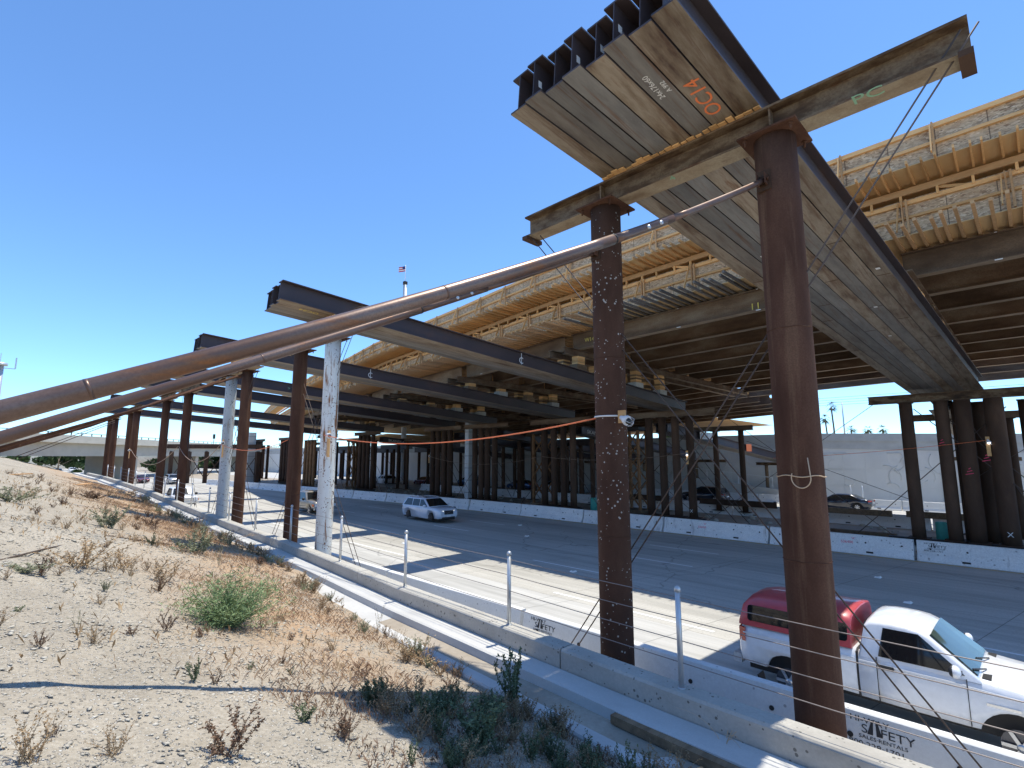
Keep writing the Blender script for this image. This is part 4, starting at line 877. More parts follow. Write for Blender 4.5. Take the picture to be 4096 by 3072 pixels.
def cut_arches(ob,axles,r,zc):
    for x in axles:
        c=MB(); c.lathe((x,-1.4,zc),(0,1,0),[(0,r),(2.8,r)],28); co_=c.build('cutter','dark',fix=True)
        # keep the middle of the body whole: cut only the outer 0.34 m on both sides
        md=ob.modifiers.new('b','BOOLEAN'); md.object=co_; md.operation='DIFFERENCE'; md.solver='EXACT'
        bpy.context.view_layer.update()
        me=bpy.data.meshes.new_from_object(ob.evaluated_get(bpy.context.evaluated_depsgraph_get()))
        ob.modifiers.clear(); ob.data=me; me.name=ob.name; bpy.data.objects.remove(co_)
def wheel(par,x,y,r,w_,rim='rim',spokes=7):
    s=1 if y>0 else -1
    m=MB(); m.lathe((x,y,r),(0,s,0),[(-w_/2,r*.62),(-w_/2,r*.9),(-w_/2+.03,r*.985),(w_/2-.03,r*.985),(w_/2,r*.9),(w_/2-.005,r*.66),(w_/2-.03,r*.64)],26)
    wo=m.build('wheel','tyre',par)
    m=MB(); m.lathe((x,y,r),(0,s,0),[(w_/2-.05,.01),(w_/2-.05,r*.64),(w_/2-.006,r*.67),(w_/2-.006,r*.57),(w_/2-.045,r*.54)],22)
    for i in range(spokes):
        a=2*math.pi*i/spokes; d=V((math.cos(a),0,math.sin(a)))
        m.bar(V((x,y+s*(w_/2-.02),r))+d*.03,V((x,y+s*(w_/2-.025),r))+d*r*.6,.045,.02,(0,1,0))
    m.lathe((x,y,r),(0,s,0),[(w_/2-.05,.06),(w_/2-.01,.055),(w_/2-.008,.01)],12)
    m.build('rim',rim,wo)
    m=MB(); m.lathe((x,y,r),(0,s,0),[(w_/2-.056,.01),(w_/2-.055,r*.63)],20); m.build('brake','rim_dark',wo)
def quadp(m,P,th=.012):
    """thin slab from four corners, thickened along its normal"""
    P=[V(p) for p in P]; n=(P[1]-P[0]).cross(P[3]-P[0]).normalized()*th; m.hexa([p-n for p in P]+[p for p in P])
def glasshouse(par,paint,xb0,xr0,xr1,xb1,zb,zr,wb,wr,pill,glass='glass_dark',front='glass_dark',crown=.03,mf=.13,mr=.13,rearwin=True):
    """cab shell lofted along x, with window panes standing a few mm proud of it"""
    hw=lambda z: wb+(wr-wb)*(z-zb)/(zr-zb)
    prof=[(xb1,zb),(xb1+(xr1-xb1)*.5,zb+(zr-zb)*.5),(xr1-(xr1-xb1)*.12,zr-.075),(xr1+.06,zr-.025),(xr1+.22,zr-.004),((xr0+xr1)/2,zr),(xr0-.2,zr-.006),(xr0-.05,zr-.028),(xr0+(xb0-xr0)*.12,zr-.085),(xr0+(xb0-xr0)*.5,zb+(zr-zb)*.48),(xb0,zb)]
    m=MB(); n=9
    for x,z in prof:
        f=min(1,max(0,(z-zb)/(zr-zb))); zs=max(z-.06,zb-.03); c=crown*(.3+.7*f)
        half=[(hw(zb)+.004,zb-.04),(hw(zs),zs),(hw(zs)*.965,z-.018),(hw(z)*.6,z+c*.7)]
        ring=[(x,-a,b) for a,b in half]+[(x,0,z+c)]+[(x,a,b) for a,b in half[::-1]]; m.v+=ring
    for i in range(len(prof)-1):
        for k in range(n-1): m.f.append([i*n+k,(i+1)*n+k,(i+1)*n+k+1,i*n+k+1]); m.sm.append(True); m.mi.append(0)
    m.f.append(list(range(n))); m.f.append([(len(prof)-1)*n+k for k in range(n)][::-1]); m.sm+=[False]*2; m.mi+=[0]*2
    m.build('cab',paint,par,fix=True)
    def screen(name,xb,xr,mat):
        g=MB(); d=V((xr-xb,0,zr-zb)); nn=V((d.z,0,-d.x)).normalized()*(1 if xb>xr else -1); P=[]
        for z,k in ((zb+.035,.9),(zr-.075,.86)):
            x=xb+(xr-xb)*(z-zb)/(zr-zb)
            for q in range(5):
                yy=-1+q*.5; P.append(V((x,yy*hw(z)*k,z+.012*(1-yy*yy)))+nn*.014)
        for q in range(4):
            a=[P[q],P[q+1],P[q+6],P[q+5]]; g.hexa([v-nn*.03 for v in a]+a)
        g.build(name,mat,par)
    screen('windscreen',xb0,xr0,front)
    if rearwin: screen('rear_window',xb1,xr1,glass)
    z0=zb+.02; z1=zr-.085
    xf=lambda z: xb0+(xr0-xb0)*(z-zb)/(zr-zb)-mf
    xr_=lambda z: xb1+(xr1-xb1)*(z-zb)/(zr-zb)+mr
    for sd in (-1,1):
        cuts=[None]+list(pill)+[None]
        for a,b in zip(cuts,cuts[1:]):
            q=[]
            for z,e in ((z0,0),(z0,1),(z1,1),(z1,0)):
                t_=(z-zb)/(zr-zb)
                x=(xf(z) if a is None else a-.035-.04*t_) if e==0 else (xr_(z) if b is None else b+.035-.04*t_)
                q.append(V((x,sd*(hw(z)+.007),z)))
            g=MB(); nn=V((0,sd*.03,0)); g.hexa([v-nn for v in q]+q); g.build('side_window',glass,par,fix=True)
def car(name,label,cat,paint,kind,group=None,rim='rim'):
    t=thing(name,label,cat,(0,0,0),group)
    if kind in('suv','sedan'):
        su=kind=='suv'; wh=.37 if su else .32; w_=.88 if su else .87; wbse=1.31
        zb=1.0 if su else .9; zr=1.53 if su else 1.36; gz=.2 if su else .16
        b=MB()
        if su: secs=[(-2.16,.70,.46,.78,.01),(-2.13,.80,.36,.96,.01),(-1.95,.86,.27,1.02,.01),(-1.3,.885,.22,1.02,.01),(0,.88,.21,1.0,.01),(.95,.88,.22,.99,.02),(1.5,.875,.24,.965,.04),(1.95,.84,.27,.915,.035),(2.12,.77,.32,.84,.02),(2.2,.66,.42,.70,.01)]
        else: secs=[(-2.32,.68,.42,.72,.01),(-2.27,.78,.34,.9,.01),(-1.9,.84,.24,.96,.01),(-1.3,.865,.18,.945,.01),(0,.87,.17,.9,.01),(1.0,.865,.17,.87,.02),(1.6,.85,.19,.81,.035),(2.05,.80,.22,.72,.03),(2.24,.70,.28,.62,.02),(2.3,.58,.36,.54,.01)]
        loft(b,secs); bo=b.build('body',paint,t,fix=True); cut_arches(bo,(-wbse,wbse),wh*1.13,wh)
        m=MB(); m.box(-2.0,2.0,-.66,.66,gz-.02,.6); m.build('underbody','dark',t)
        if su: glasshouse(t,paint,1.14,.34,-1.68,-2.07,.99,1.53,.85,.675,(.04,-.82),crown=.03,mr=.2)
        else: glasshouse(t,paint,1.10,.28,-.9,-1.72,.885,1.34,.83,.62,(-.12,),crown=.03)
        for x in (-wbse,wbse):
            for s in (-1,1): wheel(t,x,s*(.785 if su else .76),wh,.215,rim)
        fx=2.13 if su else 2.25; zf=.76 if su else .6
        m=MB(); m.box(fx-.05,fx+.075,-.36,.36,zf-.2,zf+.04); m.build('grille','black_plastic',t)
        m=MB(); m.bar((fx+.08,-.2,zf-.17),(fx+.08,.2,zf+.02),.012,.035,(1,0,0)); m.build('grille_bar','chrome',t)
        m=MB(); m.box(fx-.1,fx+.07,-.5,.5,.30,.40); m.build('lower_intake','black_plastic',t)
        m=MB(); m.box(fx+.05,fx+.085,-.15,.15,.40,.50); m.build('number_plate','sign_white',t)
        for s in (-1,1):
            m=MB(); m.hexa([(fx-.32,s*.80,zf-.03),(fx-.02,s*.56,zf-.05),(fx+.045,s*.42,zf-.04),(fx-.32,s*.83,zf-.0),(fx-.30,s*.80,zf+.07),(fx-.02,s*.58,zf+.05),(fx+.04,s*.42,zf+.04),(fx-.33,s*.8,zf+.07)]); m.build('headlamp','head_lamp' if not su else 'lit_lamp',t)
            m=MB(); m.hexa([(-2.1 if su else -2.26,s*.80,.78),(-2.17 if su else -2.33,s*.55,.78),(-2.17 if su else -2.33,s*.55,.9),(-2.1 if su else -2.26,s*.81,.9),(-1.98 if su else -2.1,s*.83,.78),(-2.0,s*.5,.8),(-2.0,s*.5,.9),(-1.98 if su else -2.1,s*.845,.9)]); m.build('tail_lamp','red_lamp',t)
            m=MB(); m.ball((.82,s*.98,zb+.07),.11,10,6,(.7,1,.7)); m.build('mirror',paint,t)
            for x in (.0,-.95): 
                m=MB(); m.box(x-.02-.2,x-.02,min(s*.87,s*.895),max(s*.87,s*.895),zb-.13,zb-.10); m.build('door_handle',paint,t)
            if su:
                m=MB(); m.tube([(.25,s*.6,1.54),(.1,s*.6,1.575),(-1.3,s*.6,1.575),(-1.5,s*.6,1.53)],.016,6); m.build('roof_rail','chrome',t)
        if su: 
            m=MB(); m.box(-.75,.2,-.45,.45,1.53,1.551); m.build('sunroof','glass_dark',t); m=MB(); m.hexa([(-1.3,-.015,1.54),(-1.42,-.015,1.54),(-1.42,.015,1.54),(-1.3,.015,1.54),(-1.4,-.008,1.61),(-1.45,-.008,1.61),(-1.45,.008,1.61),(-1.4,.008,1.61)]); m.build('antenna',paint,t)
        m=MB(); m.box(-2.23 if su else -2.35,-2.1,-.17,.17,.62,.73); m.build('number_plate','sign_white',t)
    else: # full-size pickup seen from afar
        b=MB(); loft(b,[(-2.55,.80,.5,1.02,0),(-2.5,.88,.46,1.06,0),(-1.5,.9,.4,1.06,0),(0,.9,.38,1.05,0),(1.1,.9,.4,1.06,.02),(1.9,.88,.42,1.02,.04),(2.45,.84,.44,.95,.03),(2.52,.78,.5,.88,.01)])
        bo=b.build('body',paint,t,fix=True); cut_arches(bo,(-1.55,1.6),.45,.38)
        m=MB(); m.box(-2.4,2.3,-.66,.66,.32,.7); m.build('underbody','dark',t)
        glasshouse(t,paint,1.15,.55,-.75,-.85,1.05,1.66,.86,.69,(-.1,),'glass_dark','glass_dark')
        for x in (-1.55,1.6):
            for s in (-1,1): wheel(t,x,s*.76,.38,.24,'rim',5)
        m=MB(); m.box(2.46,2.56,-.5,.5,.62,.86); m.build('grille','chrome',t); m=MB(); m.box(2.45,2.64,-.86,.86,.42,.58); m.build('front_bumper','chrome',t)
        m=MB(); m.box(-2.42,-.85,-.78,.78,1.0,1.075); m.build('bed_cover','black_plastic',t)
        for s in (-1,1):
            m=MB(); m.box(2.44,2.555,min(s*.52,s*.8),max(s*.52,s*.8),.64,.84); m.build('headlamp','head_lamp',t)
            m=MB(); m.box(2.2,2.43,min(s*.86,s*.893),max(s*.86,s*.893),.66,.8); m.build('side_marker','orange_paint',t)
            m=MB(); m.ball((.95,s*1.02,1.14),.12,10,6,(.6,1,.9)); m.build('mirror','black_plastic',t)
            m=MB(); m.box(-2.57,-2.5,min(s*.72,s*.86),max(s*.72,s*.86),.72,1.02); m.build('tail_lamp','red_lamp',t)
            m=MB(); m.box(-.1,.02,min(s*.895,s*.92),max(s*.895,s*.92),.9,.94); m.build('door_handle','black_plastic',t)
    return t
def put(t,x,y,z,head): t.location=(x,y,z); t.rotation_euler.z=head
S_=R(-90); N_=R(90)
put(car('suv','pearl white sport utility vehicle with lit headlamps driving in the shaded lane','car','pearl_paint','suv',rim='rim_dark'),21.03,29.45,.004,S_)
put(car('pickup_truck','pewter grey pickup half hidden between the plain rust column and the flaking white column','pickup','pewter_paint','truck'),17.3,39.8,.004,S_)
put(car('pickup_truck','far white pickup seen behind the railing between two dark columns','pickup','white_paint','truck'),11.2,52.6,.004,S_)
put(car('car','far red and white car beyond the far-left column pairs','car','maroon_paint','sedan'),16.5,104,.004,S_)
put(car('car','far pale suv right of the red car, between dark columns','car','silver_paint','suv'),19.5,97,.004,S_)
put(car('car','black saloon in the far lanes in front of the panelled retaining wall','car','black_paint','sedan'),51.4,12.1,-.17,N_)
put(car('suv','black sport utility vehicle in the far lanes behind the median columns','car','black_paint','suv'),49.5,23.2,-.15,N_)
put(car('car','silver saloon in the far lanes behind the lattice tower','car','silver_paint','suv'),49.5,42.5,-.15,N_)
put(car('car','blue grey car just left of the silver one in the far lanes','car','blue_paint','sedan'),50.5,49.5,-.15,N_)
put(car('car','white hatchback showing its rear behind the dark median columns','car','white_paint','suv'),43.5,73,-.1,N_)
put(car('car','maroon car right of the white hatchback behind the median columns','car','maroon_paint','sedan'),47,67,-.1,N_)
put(car('car','bright blue car in the far lanes left of the concrete pier','car','blue_paint','suv'),51,61,-.15,N_)
put(car('car','car cut by the right edge of the photo in the far lanes','car','silver_paint','sedan'),52.2,-.9,-.17,N_)
for i,(x,y,c,l) in enumerate(((14,190,'white_paint','farthest white car under the overpass'),(20,200,'silver_paint','farthest silver car under the overpass'),(10,175,'black_paint','farthest dark car under the overpass'),(24,185,'blue_paint','farthest blue car under the overpass'),(12,150,'white_paint','far white car left of the columns, nearer than the overpass cars'))):
    put(car('car',l,'car',c,'sedan'),x,y,.004,S_)
# near pickup with a red camper shell
t=thing('pickup_truck','white pickup with a faded red camper shell passing at the right edge','pickup',(0,0,0))
b=MB(); loft(b,[(-2.30,.76,.52,1.02,0),(-2.26,.815,.46,1.12,.0),(-2.1,.83,.44,1.15,0),(-1.0,.835,.42,1.15,0),(-.41,.835,.41,1.15,0)]); bed=b.build('bed','white_paint',t,fix=True); cut_arches(bed,(-1.46,),.42,.35)
b=MB(); loft(b,[(-.375,.835,.40,1.14,0),(.3,.84,.39,1.13,0),(.92,.84,.39,1.115,.01),(1.25,.835,.40,1.085,.04),(1.75,.825,.42,1.03,.055),(2.1,.80,.44,.97,.05),(2.24,.75,.48,.9,.03),(2.28,.68,.52,.84,.01)]); bd=b.build('cab_body','white_paint',t,fix=True); cut_arches(bd,(1.46,),.42,.35)
m=MB(); m.box(-2.2,2.1,-.6,.6,.34,.75); m.build('underbody','dark',t)
m=MB(); m.box(-.41,-.375,-.80,.80,.45,1.12); m.build('cab_gap','black_plastic',t)
glasshouse(t,'white_paint',1.12,.47,-.27,-.365,1.10,1.625,.805,.665,(),'glass_dark','glass_green',.03,.15,.26)
for s in (-1,1):
    m=MB(); m.box(-.13,-.122,min(s*.80,s*.842),max(s*.80,s*.842),.44,1.1); m.box(.955,.963,min(s*.80,s*.844),max(s*.80,s*.844),.46,1.08); m.build('door_seam','dark',t)
    m=MB(); m.bar((-.09,s*.848,.985),(.10,s*.848,.985),.03,.055); m.build('door_handle','black_plastic',t)
    m=MB(); m.box(1.15,1.5,min(s*.836,s*.842),max(s*.836,s*.842),.80,.835); m.build('fender_badge','chrome',t)
    m=MB(); m.bar((-2.2,s*.838,1.02),(-.42,s*.842,1.02),.012,.02); m.bar((-.36,s*.842,1.01),(.95,s*.847,1.0),.012,.02); m.bar((.97,s*.846,.99),(2.0,s*.815,.93),.012,.02); m.build('belt_crease','white_paint',t)
    m=MB(); m.ball((.86,s*.99,1.20),.11,12,8,(.62,1,.78)); m.build('mirror','white_paint',t)
    m=MB(); m.bar((.88,s*.80,1.15),(.86,s*.95,1.17),.08,.06); m.ball((.835,s*.99,1.20),.108,12,8,(.5,.95,.72)); m.build('mirror_shell','black_plastic',t)
    m=MB(); m.hexa([(-2.31,s*.60,.86),(-2.285,s*.80,.86),(-2.17,s*.835,.86),(-2.2,s*.6,.86),(-2.31,s*.60,1.1),(-2.285,s*.805,1.1),(-2.17,s*.837,1.1),(-2.2,s*.6,1.1)]); m.build('tail_lamp','red_lamp',t)
    m=MB(); m.box(2.18,2.285,min(s*.45,s*.74),max(s*.45,s*.74),.68,.84); m.build('headlamp','head_lamp',t)
    m=MB(); m.bar((-1.95,s*.79,.36),(-1.9,s*.79,.13),.02,.26,(0,1,0)); m.build('mud_flap','black_plastic',t)
m=MB(); m.box(-2.42,-2.28,-.78,.78,.44,.60); m.build('rear_bumper','galv',t)
m=MB(); m.box(2.22,2.36,-.78,.78,.44,.60); m.build('front_bumper','white_paint',t)
m=MB(); m.box(2.2,2.30,-.42,.42,.66,.84); m.build('grille','black_plastic',t)
for s in (-.3,.3): 
    m=MB(); m.bar((1.15,s,1.135),(1.03,s-.4,1.21),.015,.015,(0,1,0)); m.build('wiper','black_plastic',t)
m=MB(); m.bar((1.17,-.7,1.10),(1.17,.7,1.10),.10,.03); m.build('cowl','black_plastic',t)
for x in (-1.46,1.46):
    for s in (-1,1): wheel(t,x,s*.72,.345,.235,'rim',6)
b=MB(); rings=[]
for x,w_,z in [(-2.28,.70,1.36),(-2.25,.715,1.50),(-2.16,.73,1.60),(-1.98,.735,1.645),(-1.3,.74,1.66),(-.62,.74,1.66),(-.48,.735,1.652),(-.455,.72,1.63)]:
    wl=.81; rings.append([(max(x,-2.27) if x>-2.2 else x-.0,-wl,1.145),(x,-wl+.012,1.28 if z>1.4 else 1.2),(x,-w_-.01,z-.12),(x,-w_*.9,z-.03),(x,-w_*.5,z+.015),(x,0,z+.03),(x,w_*.5,z+.015),(x,w_*.9,z-.03),(x,w_+.01,z-.12),(x,wl-.012,1.28 if z>1.4 else 1.2),(x,wl,1.145)])
n=11;o=0
for r in rings: b.v+=r
for i in range(len(rings)-1):
    for j in range(n-1): b.f.append([i*n+j,(i+1)*n+j,(i+1)*n+j+1,i*n+j+1]); b.sm.append(True); b.mi.append(0)
b.f.append(list(range(n))[::-1]); b.f.append([(len(rings)-1)*n+j for j in range(n)]); b.sm+=[False]*2; b.mi+=[0]*2
sh=b.build('camper_shell','red_paint',t,fix=True)
def rrect(cx,cz,w_,h,r,k=4):
    out=[]
    for sx,sz,a0 in ((1,1,0),(-1,1,90),(-1,-1,180),(1,-1,270)):
        for i in range(k+1): a=R(a0+90*i/k); out.append((cx+sx*(w_/2-r)+r*math.cos(a),cz+sz*(h/2-r)+r*math.sin(a)))
    return out
for s in (-1,1):
    for cx,w_ in ((-1.56,1.12),(-.62,.22)):
        pts=rrect(cx,1.375,w_,.27,.05); m=MB(); 
        yy=lambda z: s*(.80-(z-1.28)*.17+.006)
        vs=[(x,yy(z),z) for x,z in pts]+[(x,yy(z)-s*.02,z) for x,z in pts]; k=len(pts)
        m.add(vs,[list(range(k)) if s<0 else list(range(k))[::-1]]+[(i,(i+1)%k,k+(i+1)%k,k+i) for i in range(k)]); m.build('shell_window','glass_dark',sh)
m=MB(); m.hexa([(-2.29,-.6,1.2),(-2.29,.6,1.2),(-2.26,.58,1.48),(-2.26,-.58,1.48),(-2.25,-.6,1.2),(-2.25,.6,1.2),(-2.2,.58,1.48),(-2.2,-.58,1.48)]); m.build('shell_rear_window','glass_dark',sh)
put(t,11.05,1.99,.004,S_)
# ---------------------------------------------------------------- far retaining wall, plateau, overpass
t=thing('retaining_wall','tall pale retaining wall of rectangular panels with a smooth parapet band, beyond the far lanes','wall',(58,0,0))
XW=58; wtop=lambda y: 6.1+.033*y if y<16 else 6.63
ysw=[-70,-30,-10,0,8,16,40,70,100,140,190]
m=MB()
for a,b in zip(ysw,ysw[1:]): m.hexa([(XW,a,-.5),(XW+.5,a,-.5),(XW+.5,b,-.5),(XW,b,-.5),(XW,a,wtop(a)-1.5),(XW+.5,a,wtop(a)-1.5),(XW+.5,b,wtop(b)-1.5),(XW,b,wtop(b)-1.5)])
m.build('wall_face','farwall',t)
m=MB()
for a,b in zip(ysw,ysw[1:]):
    for dx,z0,z1 in ((-.06,-1.5,-.72),(-.16,-.72,0)): m.hexa([(XW+dx,a,wtop(a)+z0),(XW+.6,a,wtop(a)+z0),(XW+.6,b,wtop(b)+z0),(XW+dx,b,wtop(b)+z0),(XW+dx,a,wtop(a)+z1),(XW+.6,a,wtop(a)+z1),(XW+.6,b,wtop(b)+z1),(XW+dx,b,wtop(b)+z1)])
m.build('parapet','gutter',t)
random.seed(21); m=MB(); y=-12
while y<60:
    for z0 in (0,1.55,3.1):
        if random.random()<.85:
            d=random.choice((.02,.035,.05)); z1=min(z0+1.5,wtop(y)-1.62)
            if z1-z0>.4: m.box(XW-d,XW+.1,y+.02,y+1.75,z0+.02,z1)
    y+=1.8
m.build('relief_panel','farwall',t)
# carved relief sweeps on the panels
m=MB()
for i in range(90):
    y=random.uniform(-8,50); z=random.uniform(.8,4.4); r=random.uniform(.4,1.3); a0=random.uniform(0,6); pts=[]
    for k in range(7): a=a0+k*.3; pts.append((XW-.05,y+r*math.cos(a),min(max(z+r*math.sin(a),.3),4.6)))
    m.tube(pts,.035,5)
m.build('relief_carving','farwall',t)
m=MB(); m.add([(XW+.3,-300,5.6),(900,-300,5.6),(900,800,5.6),(XW+.3,800,5.6)],[(0,1,2,3)]); tag(m.build('plateau','dirt'),kind='structure')
# ramp wall with railing left of it in the gaps of the median bents
t=thing('ramp_wall','low sloping concrete ramp wall with white railing seen between the median columns','wall',(55.6,40,0))
m=MB(); m.hexa([(55.5,17,-.3),(55.9,17,-.3),(55.9,60,-.3),(55.5,60,-.3),(55.5,17,.9),(55.9,17,.9),(55.9,60,5.2),(55.5,60,5.2)]); m.build('wall_face','gutter',t)
m=MB()
for i in range(12): y=19+3.4*i; z=.9+(y-17)*.1; m.bar((55.7,y,z),(55.7,y,z+1.1),.05,.05)
m.bar((55.7,19,2.2),(55.7,56.5,5.95),.05,.05); m.build('railing','sign_white',t)
# little posts by the far road
for i,(y) in enumerate((14.6,12.1,11.2)):
    m=MB(); m.lathe((54.9,y,-.2),(0,0,1),[(0,.05),(1.9,.05),(1.93,.02)],8); tag(m.build('bollard','sign_white',loc=(54.9,y,-.2)),'%s white post from the left by the retaining wall behind the black saloon'%ORD[i],'post','white posts by the retaining wall')
t=thing('overpass','old beige concrete overpass crossing the freeway far to the left, railing on its parapet','bridge',(10,110,0))
A=V((0,98,0)); D=V((24,33,0)).normalized(); W_=V((-D.y,D.x,0)); L=190
def obox(m,s0,s1,w0,w1,z0,z1):
    P=lambda s,w_,z: A+D*s+W_*w_+V((0,0,z))
    m.hexa([P(s0,w0,z0),P(s1,w0,z0),P(s1,w1,z0),P(s0,w1,z0),P(s0,w0,z1),P(s1,w0,z1),P(s1,w1,z1),P(s0,w1,z1)])
m=MB(); obox(m,-14,L,.8,11,4.4,6.5); m.build('girder','overpass',t)
m=MB(); obox(m,-14,L,-.3,12,6.5,6.95); m.build('deck','overpass',t)
m=MB(); obox(m,-14,L,-.3,.0,6.95,7.7); obox(m,-14,L,11.7,12,6.95,7.7); m.build('parapet','overpass',t)
m=MB(); obox(m,-14,L,-.2,-.1,8.05,8.13)
for i in range(80): obox(m,-13+2.5*i,-12.85+2.5*i,-.2,-.1,7.7,8.05)
m.build('railing','dark',t)
for s,w_ in ((33,5),(60,5),(98,5)):
    m=MB(); obox(m,s,s+1.6,1.5,10,-.3,4.4); m.build('pier','overpass',t)
m=MB(); obox(m,-24,-3,-1,12.5,-1,6.5); m.build('abutment','overpass',t)
for i,s in enumerate((41,66)):
    p=A+D*s; m=MB(); m.bar(p+V((0,0,7.0)),p+V((0,0,9.6)),.12,.12); m.box(p.x-.25,p.x+.25,p.y-.2,p.y+.2,9.0,10.2); tag(m.build('signal_head','dark',loc=p+V((0,0,7.2))),'%s dark signal head standing on the overpass parapet'%['left','right'][i],'signal')
# rusty girders of a further bent by the overpass
t=thing('rusty_trestle','far rusty trestle of legs and girders between lone dark column and grey column','trestle',(22,98,0))
m=MB(); m.bar((19,100,6.0),(31,92,6.0),.8,.7); m.build('girder','pipe_dark',t)
m=MB(); m.bar((19,100,5.3),(31,92,5.3),.5,.4); m.build('lower_girder','overpass',t)
for i in range(6):
    f=i/5; x=19.5+11*f; y=99.6-7.4*f; m=MB(); m.bar((x,y,0),(x,y,5.2),.55,.55); m.build('leg','pipe_dark',t)
    if i<5:
        m=MB(); x2=19.5+11*(i+1)/5; y2=99.6-7.4*(i+1)/5; m.bar((x,y,.6),(x2,y2,4.8),.1,.1); m.bar((x2,y2,.6),(x,y,4.8),.1,.1); m.build('cross_brace','pipe_dark',t)
# ---------------------------------------------------------------- trees
def crown(m,c,rx,rz,n,size,seed,flat=.0):
    rd=random.Random(seed); c=V(c)
    cl=[]
    for i in range(max(6,n//90)):
        u=V((rd.gauss(0,1),rd.gauss(0,1),rd.gauss(0,.8))).normalized()*rd.uniform(.35,.95); cl.append((V((u.x*rx,u.y*rx,u.z*rz)),rd.uniform(.22,.42)))
    for i in range(n):
        o,r=rd.choice(cl); q=V((rd.gauss(0,1),rd.gauss(0,1),rd.gauss(0,1))).normalized()*rd.uniform(.5,1)
        p=c+o+V((q.x*r*rx,q.y*r*rx,q.z*r*rz*1.1)); a=V((rd.gauss(0,1),rd.gauss(0,1),rd.gauss(0,1))).normalized(); b=a.cross(V((rd.random(),rd.random(),rd.random()+.1))).normalized(); s=size*rd.uniform(.6,1.4)
        m.add([p-a*s,p+b*s*.5,p+a*s,p-b*s*.5],[(0,1,2,3)])
def tree(name,label,x,y,z,h,r,n,sz,seed,group=None):
    t=thing(name,label,'tree',(x,y,z),group)
    m=MB(); m.tube([(x,y,z-.3),(x+.1,y,z+h*.3),(x,y+.1,z+h*.7)],[h*.035,h*.025,h*.01],8)
    rd=random.Random(seed)
    for i in range(5):
        a=rd.uniform(0,6.28); m.tube([(x,y,z+h*(.25+.08*i)),(x+r*.6*math.cos(a),y+r*.6*math.sin(a),z+h*(.5+.08*i))],[h*.014,h*.004],5)
    m.build('trunk','bark',t)
    m=MB(); crown(m,(x,y,z+h*.6),r,h*.42,n,sz,seed); m.build('crown','tree_leaf',t)
def palm(label,x,y,z,h,seed):
    t=thing('palm_tree',label,'palm',(x,y,z),'palms above the retaining wall'); rd=random.Random(seed)
    m=MB(); m.tube([(x,y,z),(x+.2,y,z+h*.5),(x+.1,y+.2,z+h)],[.28,.2,.17],8); m.build('trunk','bark',t)
    m=MB(); c=V((x+.1,y+.2,z+h))
    for i in range(42):
        a=rd.uniform(0,6.28); el=rd.uniform(-.9,1.3); L_=rd.uniform(1.3,1.9); d=V((math.cos(a)*math.cos(el),math.sin(a)*math.cos(el),math.sin(el))); tip=c+d*L_+V((0,0,-.35)); s=d.cross(V((0,0,1))).normalized() if abs(d.z)<.98 else V((1,0,0))
        for k in range(9):
            f=(k-4)/4; m.add([c+d*L_*.45+s*.05*f,c+d*L_*.5+s*(.05*f+.05),tip+s*f*.75+V((0,0,-.35*abs(f))),c+d*L_*.5+s*(.05*f-.02)],[(0,1,2,3)])
    m.build('fronds','palm_leaf',t)
P_=lambda px,X:(X,X/math.tan(YAW+math.atan((px-1106)/1103)))
for i,(x,y,h,l) in enumerate(((150,35.5,11.5,'tall palm just left of the grey light pole above the retaining wall'),(152,37.6,8.6,'shorter palm left of the tall one above the retaining wall'),(160,50.0,8.0,'palm partly hidden by the left edge of the nearest rust column'),(165,34.8,6.2,'low palm crown right of the tall palm, above the wall'),(168,31.5,6.0,'left of the two low palm crowns beside each other above the wall'),(170,28.5,6.2,'right of the two low palm crowns beside each other above the wall'))):
    palm(l,x,y,5.6,h,i)
m=MB(); m.lathe((150,33.2,5.6),(0,0,1),[(0,.22),(12.5,.13)],8); m.bar((150,33.2,18),(150,36,18.3),.12,.1); tag(m.build('light_pole','galv',loc=(150,33.2,5.6)),'grey light pole beside the tall palm above the retaining wall','light pole')
tree('leafy_tree','green leafy tree above the retaining wall between the median columns',110,57,5.6,8,3.6,1600,.28,3)
m=MB(); 
for i in range(4):
    m.tube([(120,80-30*k,15+.5*i-.25*math.sin(math.pi*k/6)) for k in range(7)],.03,4)
tag(m.build('power_line','wire',loc=(120,80,15)),'faint overhead power lines crossing above the retaining wall','power line')
random.seed(9)
for i in range(15):
    s=6+i*13+random.uniform(-3,3); p=A+D*s+W_*random.uniform(26,60)
    tree('leafy_tree','%s round green tree from the left in the row seen under the overpass'%ORD[i],p.x,p.y,-.5,random.uniform(4.5,8),random.uniform(4,6),700,.65,40+i,'trees beyond the overpass')
for i in range(4):
    s=20+i*30; p=A+D*s+W_*random.uniform(18,22)
    tree('bush_tree','%s low bright bush from the left beneath the overpass'%ORD[i],p.x,p.y,-.3,3.4,3.6,500,.5,80+i,'bushes beneath the overpass')
m=MB(); c=A+W_*90+D*60; obox(m,-60,240,75,78,-1,4.5); tag(m.build('sound_wall','overpass',loc=c),'long beige wall behind the trees under the overpass','wall')
